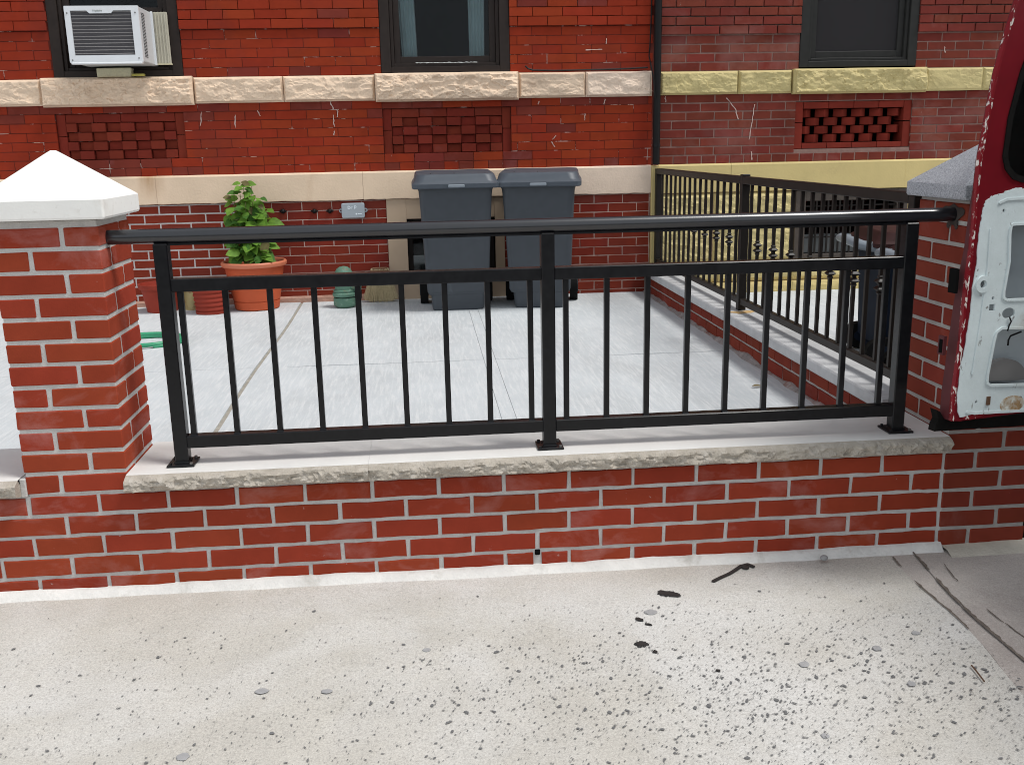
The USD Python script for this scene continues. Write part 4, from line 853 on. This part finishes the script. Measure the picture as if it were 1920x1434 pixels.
def leaf(c, d, up, L, W, fold, curl):
    d = d/np.linalg.norm(d); s = np.cross(d, up); s /= np.linalg.norm(s); n = np.cross(s, d)
    st = [(0, 0), (.12, .55), (.30, .98), (.50, 1.0), (.70, .74), (.87, .38), (1.0, 0)]; V = []
    for t_, w in st:
        mid = c+d*L*t_-n*curl*L*t_**2
        if w == 0: V.append(mid)
        else: V += [mid, mid+s*W*w/2+n*fold*W*w/2, mid-s*W*w/2+n*fold*W*w/2]
    F = [[0, 1, 2], [0, 3, 1]]
    for k in range(4): a = 1+3*k; b = a+3; F += [[a, b, b+1], [a, b+1, a+1], [a, a+2, b+2], [a, b+2, b]]
    F += [[13, 16, 14], [13, 15, 16]]
    return trimesh.Trimesh(np.array(V), F, process=False)
stems = []
ends = [(-.02, 0, .57), (.05, -.03, .55), (-.10, -.04, .48), (-.13, -.02, .40), (.10, -.04, .47), (.145, .0, .39), (.0, -.09, .45), (-.05, -.02, .50), (.07, -.09, .36), (-.08, -.10, .33), (.13, -.08, .22), (-.12, -.08, .19), (.03, -.13, .24), (-.05, -.13, .15), (.10, -.12, .12)]
for (ex_, ey, ez) in [(.80*a_, .85*b_, c_) for a_, b_, c_ in ends]:
    b = np.array([ex_*.35+rng.uniform(-.02, .02), ey*.35, -.0]); e = np.array([ex_, ey, ez]); P = [b+(e-b)*t_+np.array([0, 0, .0])+np.array([ex_, ey, 0])*.12*math.sin(t_*3.14) for t_ in np.linspace(0, 1, 7)]
    stems.append(tube(P, np.linspace(.005, .002, 7), 5)); lv = max(4, int(ez/.046))
    for k in range(lv+2):
        t_ = .30+.70*(k+.5)/(lv+1.5); t_ = min(t_, 1.0); c = b+(e-b)*t_+np.array([ex_, ey, 0])*.12*math.sin(t_*3.14)
        for side in (0, 1):
            az = rng.uniform(0, 6.28) if side == 0 else az+math.pi+rng.normal(0, .3)
            if rng.random() < .5: az = -math.pi/2+rng.normal(0, 1.1)
            el_ = rng.uniform(-.75, .15) if t_ < .95 else rng.uniform(-.1, .5)
            d = np.array([math.cos(az)*math.cos(el_), math.sin(az)*math.cos(el_), math.sin(el_)])
            L = rng.uniform(.062, .108)*(1.0 if t_ < .9 else .8); q = c+d*.015
            sp = np.array([0, -.75, 1.0])+rng.normal(0, .25, 3)
            mi = rng.choice(4, p=[.36, .34, .22, .08]); obj('leaf', leaf(q, d, sp, L, L*rng.uniform(.62, .78), rng.uniform(.05, .30), rng.uniform(.15, .5)), m_leafs[mi], pl, smooth=True)
obj('stems', stems, m_stem, pl)
m = []
for k in range(60):
    a, rr0 = rng.uniform(0, 6.28), .17*math.sqrt(rng.random()); c = np.array([rr0*math.cos(a), rr0*math.sin(a)*.9-.0, .012+rng.uniform(0, .02)]); az = rng.uniform(0, 6.28)
    m.append(leaf(c, np.array([math.cos(az), math.sin(az), rng.uniform(-.1, .6)]), np.array([0, -.2, 1.0])+rng.normal(0, .5, 3), .030, .016, .2, .4))
obj('litter', m, m_dryleaf, pl, kind='stuff')

# green standpipe
gp = thing('standpipe', 'green painted iron standpipe with rounded top and flanges by the wall', 'standpipe', None, (.652, 3.86, .424))
obj('base', revolve([(0, .003), (.060, .003), (.072, .012), (.079, .02), (.079, .062), (.074, .070), (.060, .072)], 36), m_green, gp, smooth=35)
obj('flange', revolve([(.05, .078), (.080, .078), (.083, .084), (.083, .098), (.078, .104), (.072, .106), (.076, .112), (.076, .120), (.060, .126), (.05, .126)], 36), m_green, gp, smooth=35)
obj('dome', revolve([(.055, .07), (.060, .08), (.066, .16), (.068, .20), (.062, .235), (.048, .262), (.028, .277), (0, .282)], 36), m_green, gp, smooth=60)
ou = obj('outlet', tube([(.03, -.01, .155), (.105, -.015, .150)], .038, 18), m_green, gp, smooth=50)
obj('cap', tube([(.104, -.015, .150), (.112, -.0155, .149), (.118, -.0155, .148)], (.043, .043, .036), 18), m_green, ou, smooth=50); obj('chain', tube([(.115, -.03, .12), (.113, -.035, .07), (.108, -.035, .055)], .004, 5), m_iron2, ou)
obj('foot', revolve([(0, .0), (.055, .0), (.055, .004), (0, .004)], 24), m_weld, gp)

# corn whisk broom leaning on the wall
br = thing('broom', 'straw broom head standing bristles down against the wall by the standpipe', 'broom', None, (.888, 4.045, .424))
rng = np.random.default_rng(9); V, F = [], []
for k in range(340):
    u = rng.uniform(-1, 1); dp_ = rng.uniform(-1, 1); x0_, x1_ = u*.060, u*.118+rng.normal(0, .004)
    p0 = np.array([x0_, .030+dp_*.012, .235]); p1 = np.array([x1_, -.012+dp_*.026, rng.uniform(.0, .018)+.02*abs(u)**3]); pm = (p0+p1)/2+np.array([rng.normal(0, .003)-.004*u, 0, 0]); w_ = .0016
    o = len(V)
    for p_ in (p0, pm, p1): V += [p_+[-w_, 0, 0], p_+[w_, 0, 0], p_+[0, -w_, 0]]
    for a in (0, 3):
        for i in range(3): b_ = (i+1) % 3; F += [[o+a+i, o+a+b_, o+a+3+b_], [o+a+i, o+a+3+b_, o+a+3+i]]
obj('bristles', trimesh.Trimesh(np.array(V), F, process=False), m_straw, br)
for z, w_ in ((.215, .068), (.18, .078)): obj('stitching', cbox(-w_, w_, .008, .044, z, z+.006, .002), m_straww, br)
obj('binding', cbox(-.052, .052, .016, .042, .225, .240, .004), m_straww, br)
# hose
a = np.linspace(0, 2*math.pi*1.55, 90); cx, cy = -.385, 2.765
pts = np.stack([cx+(.192+.006*np.sin(a*.7))*np.cos(a-1.2), cy+(.160+.004*np.cos(a))*np.sin(a-1.2), .4365+.018*(a/a[-1])], 1)
obj('garden_hose', tube(pts, .0125, 12), m_hose, label='loop of green garden hose lying on the yard by the brick pier', cat='hose', smooth=60)
p = at(1422, 725, z=.425); lf = leaf(np.array([p[0]-.03, p[1], .428]), np.array([1, .1, .12]), np.array([0, -.2, 1.0]), .06, .02, .3, .2); obj('dry_leaf', lf, m_dryleaf, label='dry leaf on the yard near the dividing wall', cat='leaf')
p = at(1545, 1046, z=.18); st = trimesh.creation.icosphere(2, 1.0); st.apply_transform(np.diag([.013, .011, .009, 1])); st.apply_translation([p[0], p[1], zg(p[0], p[1])+.016]); obj('pebble', st, m_gum, label='grey pebble at the foot of the wall near the right pier', cat='pebble', smooth=True)

# ------------------------------------------------------------------ van with its rear door open
van = thing('van', 'old red van at the right edge with its stripped white inner rear door open', 'van')
P0 = at(1795, 785, y=-.30); dirx = np.array([math.cos(math.radians(12.5)), math.sin(math.radians(12.5)), 0]); nrm = np.array([-dirx[1], dirx[0], 0])   # nrm: away from the camera
def dp2(px_, py_):
    p_ = at(px_, py_, plane=(P0, nrm)); return ((p_-P0)@dirx, p_[2])
TF = np.array([[dirx[0], nrm[0], 0, P0[0]], [dirx[1], nrm[1], 0, P0[1]], [0, 0, 1, 0], [0, 0, 0, 1]])
def dplate(poly, y0, y1): return plate(poly, y0, y1, TF)
def dpoly(pts): return Polygon([dp2(*q) for q in pts])
top = [(1908.7, 0), (1886, 75), (1869.7, 134), (1862.7, 167), (1844.6, 265), (1837.6, 301), (1832, 354), (1828, 400), (1822, 470), (1815, 520), (1808, 580), (1803, 640), (1796, 690), (1789, 740), (1785, 789)]
lt = [dp2(*q) for q in top]; SR = .80; zb = lt[-1][1]; zr = zb+.004
tp = [(lt[0][0]+.030, lt[0][1]+.16), (lt[0][0]+.08, lt[0][1]+.24), (SR, lt[0][1]+.27)]
outer = Polygon(tp[::-1][::-1][::-1]+lt+[(lt[-1][0]+.02, zb-.004), (SR, zr)]) if False else Polygon(lt+[(lt[-1][0]+.03, zb-.004), (SR, zr), tp[2], tp[1], tp[0]])
win = [dp2(*q) for q in ((1920, 139), (1897.6, 223), (1888, 293), (1892, 312), (1903, 326), (1920, 332))]
winp = Polygon([(win[0][0]+.05, win[0][1]+.14), (SR-.13, win[0][1]+.17), (SR-.09, win[-1][1]-.004)]+win[::-1]).buffer(.012).buffer(-.012)
whl = [dp2(*q) for q in ((1920, 353), (1904, 352), (1890, 357), (1875, 363), (1858, 369), (1846, 380), (1842, 392), (1839, 412), (1834.5, 440), (1830, 494), (1823, 540), (1816.5, 594), (1808.5, 652), (1799, 690), (1794, 740), (1795.5, 770), (1799, 785))]
r = np.random.default_rng(2); wj = []
for i in range(len(whl)-1):
    for k in range(5):
        t_ = k/5; wj.append((whl[i][0]*(1-t_)+whl[i+1][0]*t_+r.normal(0, .0012), whl[i][1]*(1-t_)+whl[i+1][1]*t_+r.normal(0, .0012)))
whitep = Polygon(wj+[(SR-.02, zr+.008), (SR-.02, whl[0][1])])
c1 = Polygon([dp2(*q) for q in ((1920, 422), (1896, 423), (1893.5, 440), (1892.5, 490), (1882.5, 546), (1882, 557), (1888, 560), (1920, 559))]+[(SR-.16, dp2(1920, 559)[1]), (SR-.14, dp2(1920, 422)[1])]).buffer(-.006).buffer(.006)
c2 = Polygon([dp2(*q) for q in ((1920, 617), (1877, 617), (1868, 624), (1864, 640), (1852, 702), (1851, 716), (1857, 720), (1920, 718.5))]+[(SR-.10, dp2(1920, 718)[1]), (SR-.10, dp2(1920, 617)[1])]).buffer(-.006).buffer(.006)
holes = []
def hole(px_, py_, rx, ry=None):
    c = dp2(px_, py_); k = dp2(px_+rx, py_)[0]-c[0]; ry = ry or rx; return affinity.scale(Point(c).buffer(1.0, 10), k, k*ry/rx)
for q in ((1881.5, 394.8, 2.6), (1840.5, 532.5, 6), (1861, 558.7, 2.6), (1829.5, 753, 2.3)): holes.append(hole(*q))
holes.append(hole(1890, 586.8, 12, 8)); holes.append(hole(1911, 749.6, 5, 6)); sq = dp2(1859, 576); holes.append(sbox(sq[0]-.010, sq[1]-.010, sq[0]+.010, sq[1]+.009)); 
cuts = c1.union(c2)
for q in holes: cuts = cuts.union(q)
rd = obj('rear_door', dplate(outer.difference(winp).difference(whitep.buffer(-.004)), 0, .004), m_red, van)
obj('inner_panel', dplate(whitep.difference(cuts), -.0022, .003), m_vwhite, rd)
rims = c1.buffer(.007).difference(c1).union(c2.buffer(.007).difference(c2)); obj('pressed_rim', dplate(rims, -.0055, -.0023), m_vwhite, rd)
k = dp2(1840.5, 532.5); obj('boss', dplate(hole(1840.5, 532.5, 13).difference(hole(1840.5, 532.5, 6)), -.0075, -.0024), m_vwhite, rd)
bead = LineString([dp2(*q) for q in ((1873, 380), (1886, 374), (1905, 372.5), (1935, 371.5))]).buffer(.0035); obj('pressed_bead', dplate(bead, -.005, -.0023), m_vwhite, rd)
bead = LineString([dp2(*q) for q in ((1812, 772), (1825, 774), (1860, 772), (1940, 768))]).buffer(.004); obj('pressed_bead', dplate(bead, -.005, -.0023), m_vwhite, rd)
bead = LineString([dp2(*q) for q in ((1856, 430), (1851, 500), (1838, 600), (1822, 700))]).buffer(.003); obj('pressed_bead', dplate(bead, -.0045, -.0023), m_vwhite, rd)
obj('outer_skin', dplate(affinity.translate(outer, .05, 0).intersection(outer.buffer(-.004)).difference(winp), .062, .066), m_vback, rd)
edge = LineString(lt).buffer(.004, cap_style=2, join_style=2); obj('chipped_edge', dplate(edge, -.003, .010), m_redchip, rd)
n = len(lt); V, F = [], []
for i, (a_, b_) in enumerate(lt):
    dd = .012+.034*max(0, min(1, (i-6)/5)); V += [P0*[1,1,0]+dirx*(a_-.004)+nrm*.006+np.array([0,0,b_]), P0*[1,1,0]+dirx*(a_-.004)+nrm*dd+np.array([0,0,b_]), P0*[1,1,0]+dirx*(a_+.012)+nrm*dd+np.array([0,0,b_])]
for i in range(n-1):
    for k in range(2): q = 3*i+k; F += [[q, q+1, q+4], [q, q+4, q+3]]
obj('flange', trimesh.Trimesh(np.array(V), F, process=False), m_redd, rd)
wg = obj('window_gasket', dplate(winp.buffer(.016).difference(winp), -.004, .012), m_seal, rd); obj('window_glass', dplate(winp.buffer(.01), .013, .018), m_glassbase, rd)
obj('window_backing', dplate(winp.buffer(.004), .060, .0615), m_dark, rd)
lc = dp2(1806, 528); obj('striker', dplate(sbox(lc[0]-.014, lc[1]-.034, lc[0]-.0045, lc[1]+.034), .012, .040), m_black, rd)
lc = dp2(1786, 648); obj('latch', dplate(sbox(lc[0]-.013, lc[1]-.028, lc[0]-.007, lc[1]+.022).buffer(.002), .018, .040), m_redd, rd); obj('latch_slot', dplate(sbox(lc[0]-.0165, lc[1]-.024, lc[0]-.0145, lc[1]+.014), .022, .034), m_black, rd)
lc = dp2(1851, 751); obj('clip', dplate(sbox(lc[0]-.006, lc[1]-.012, lc[0]+.006, lc[1]+.013), -.006, -.0022), m_brown, rd)
obj('rust_patch', dplate(hole(1896, 757, 22, 13), -.0030, -.0022), m_vrust, rd)
obj('red_patch', dplate(affinity.rotate(hole(1824, 780, 20, 3.5), 3), -.0030, -.0022), m_redchip, rd)
dm = hole(1895, 722, 44, 36).intersection(c2.buffer(-.002)); obj('lamp_housing', dplate(dm, .030, .050), mat('lamp_grey', (.17, .165, .16), .2, .6), rd)
cb = [dp2(*q) for q in ((1890, 594), (1893, 602), (1889, 610), (1886, 620))]; obj('wire', tube([(np.array([*q, 0])@np.zeros((3,3)))+P0*[1,1,0]+dirx*q[0]-nrm*.006+np.array([0,0,q[1]]) for q in cb], .0022, 6), m_cable, rd)
cb = [dp2(*q) for q in ((1925, 624), (1905, 632), (1901, 640), (1900, 650))]; obj('wire', tube([P0*[1,1,0]+dirx*q[0]+nrm*.02+np.array([0,0,q[1]]) for q in cb], .0026, 6), m_cable, rd)
sl = Polygon([dp2(*q) for q in ((1767, 772), (1774, 776), (1783, 791), (1803, 792), (1866, 788), (1920, 781))]+[(SR, zr-.003), (SR, zr-.05)]+[dp2(*q) for q in ((1920, 803), (1830, 808), (1790, 811), (1763, 813), (1766, 800), (1771, 790))])
obj('bottom_seal', dplate(sl, .024, .050), m_seal, rd)
# the van's body, beyond the right edge of the picture
hx = P0+dirx*SR; bx0, by0 = hx[0]+.06, hx[1]-.02
sec = [(-1.90, .38), (-1.93, .55), (-1.93, 1.15), (-1.86, 1.55), (-1.74, 1.95), (-1.5, 2.08), (-.43, 2.08), (-.19, 1.95), (-.07, 1.55), (0, 1.15), (0, .55), (-.03, .38)]
sp = Polygon(sec); ring = sp.difference(sp.buffer(-.05))
def vext(poly, x0, x1):
    m = trimesh.creation.extrude_polygon(poly, x1-x0, engine='earcut'); v = m.vertices.copy(); m.vertices = np.stack([x0+v[:,2], by0+v[:,0], v[:,1]], 1); return m
obj('body', vext(ring, bx0, bx0+3.6), m_red, van); obj('nose', [cbox(bx0+3.6, bx0+4.6, by0-1.9, by0-.03, .38, 1.25, .06)], m_red, van)
obj('floor', box(bx0+.01, bx0+3.59, by0-1.86, by0-.06, .432, .47), m_rubber, van); obj('bulkhead', box(bx0+3.5, bx0+3.55, by0-1.85, by0-.1, .471, 2.0), m_vback, van)
for x in (bx0+.75, bx0+3.75):
    for y in (by0-1.80, by0-.20):
        wz = .325 if y > -1 else .325
        wh = obj('wheel', trimesh.creation.cylinder(.32, .2, sections=32, transform=np.array([[1,0,0,x],[0,0,1,y],[0,-1,0,zg(x, y)+.325],[0,0,0,1]])), m_rubber, van); obj('rim', trimesh.creation.cylinder(.18, .206, sections=24, transform=np.array([[1,0,0,x],[0,0,1,y],[0,-1,0,zg(x, y)+.325],[0,0,0,1]])), m_acs, wh)
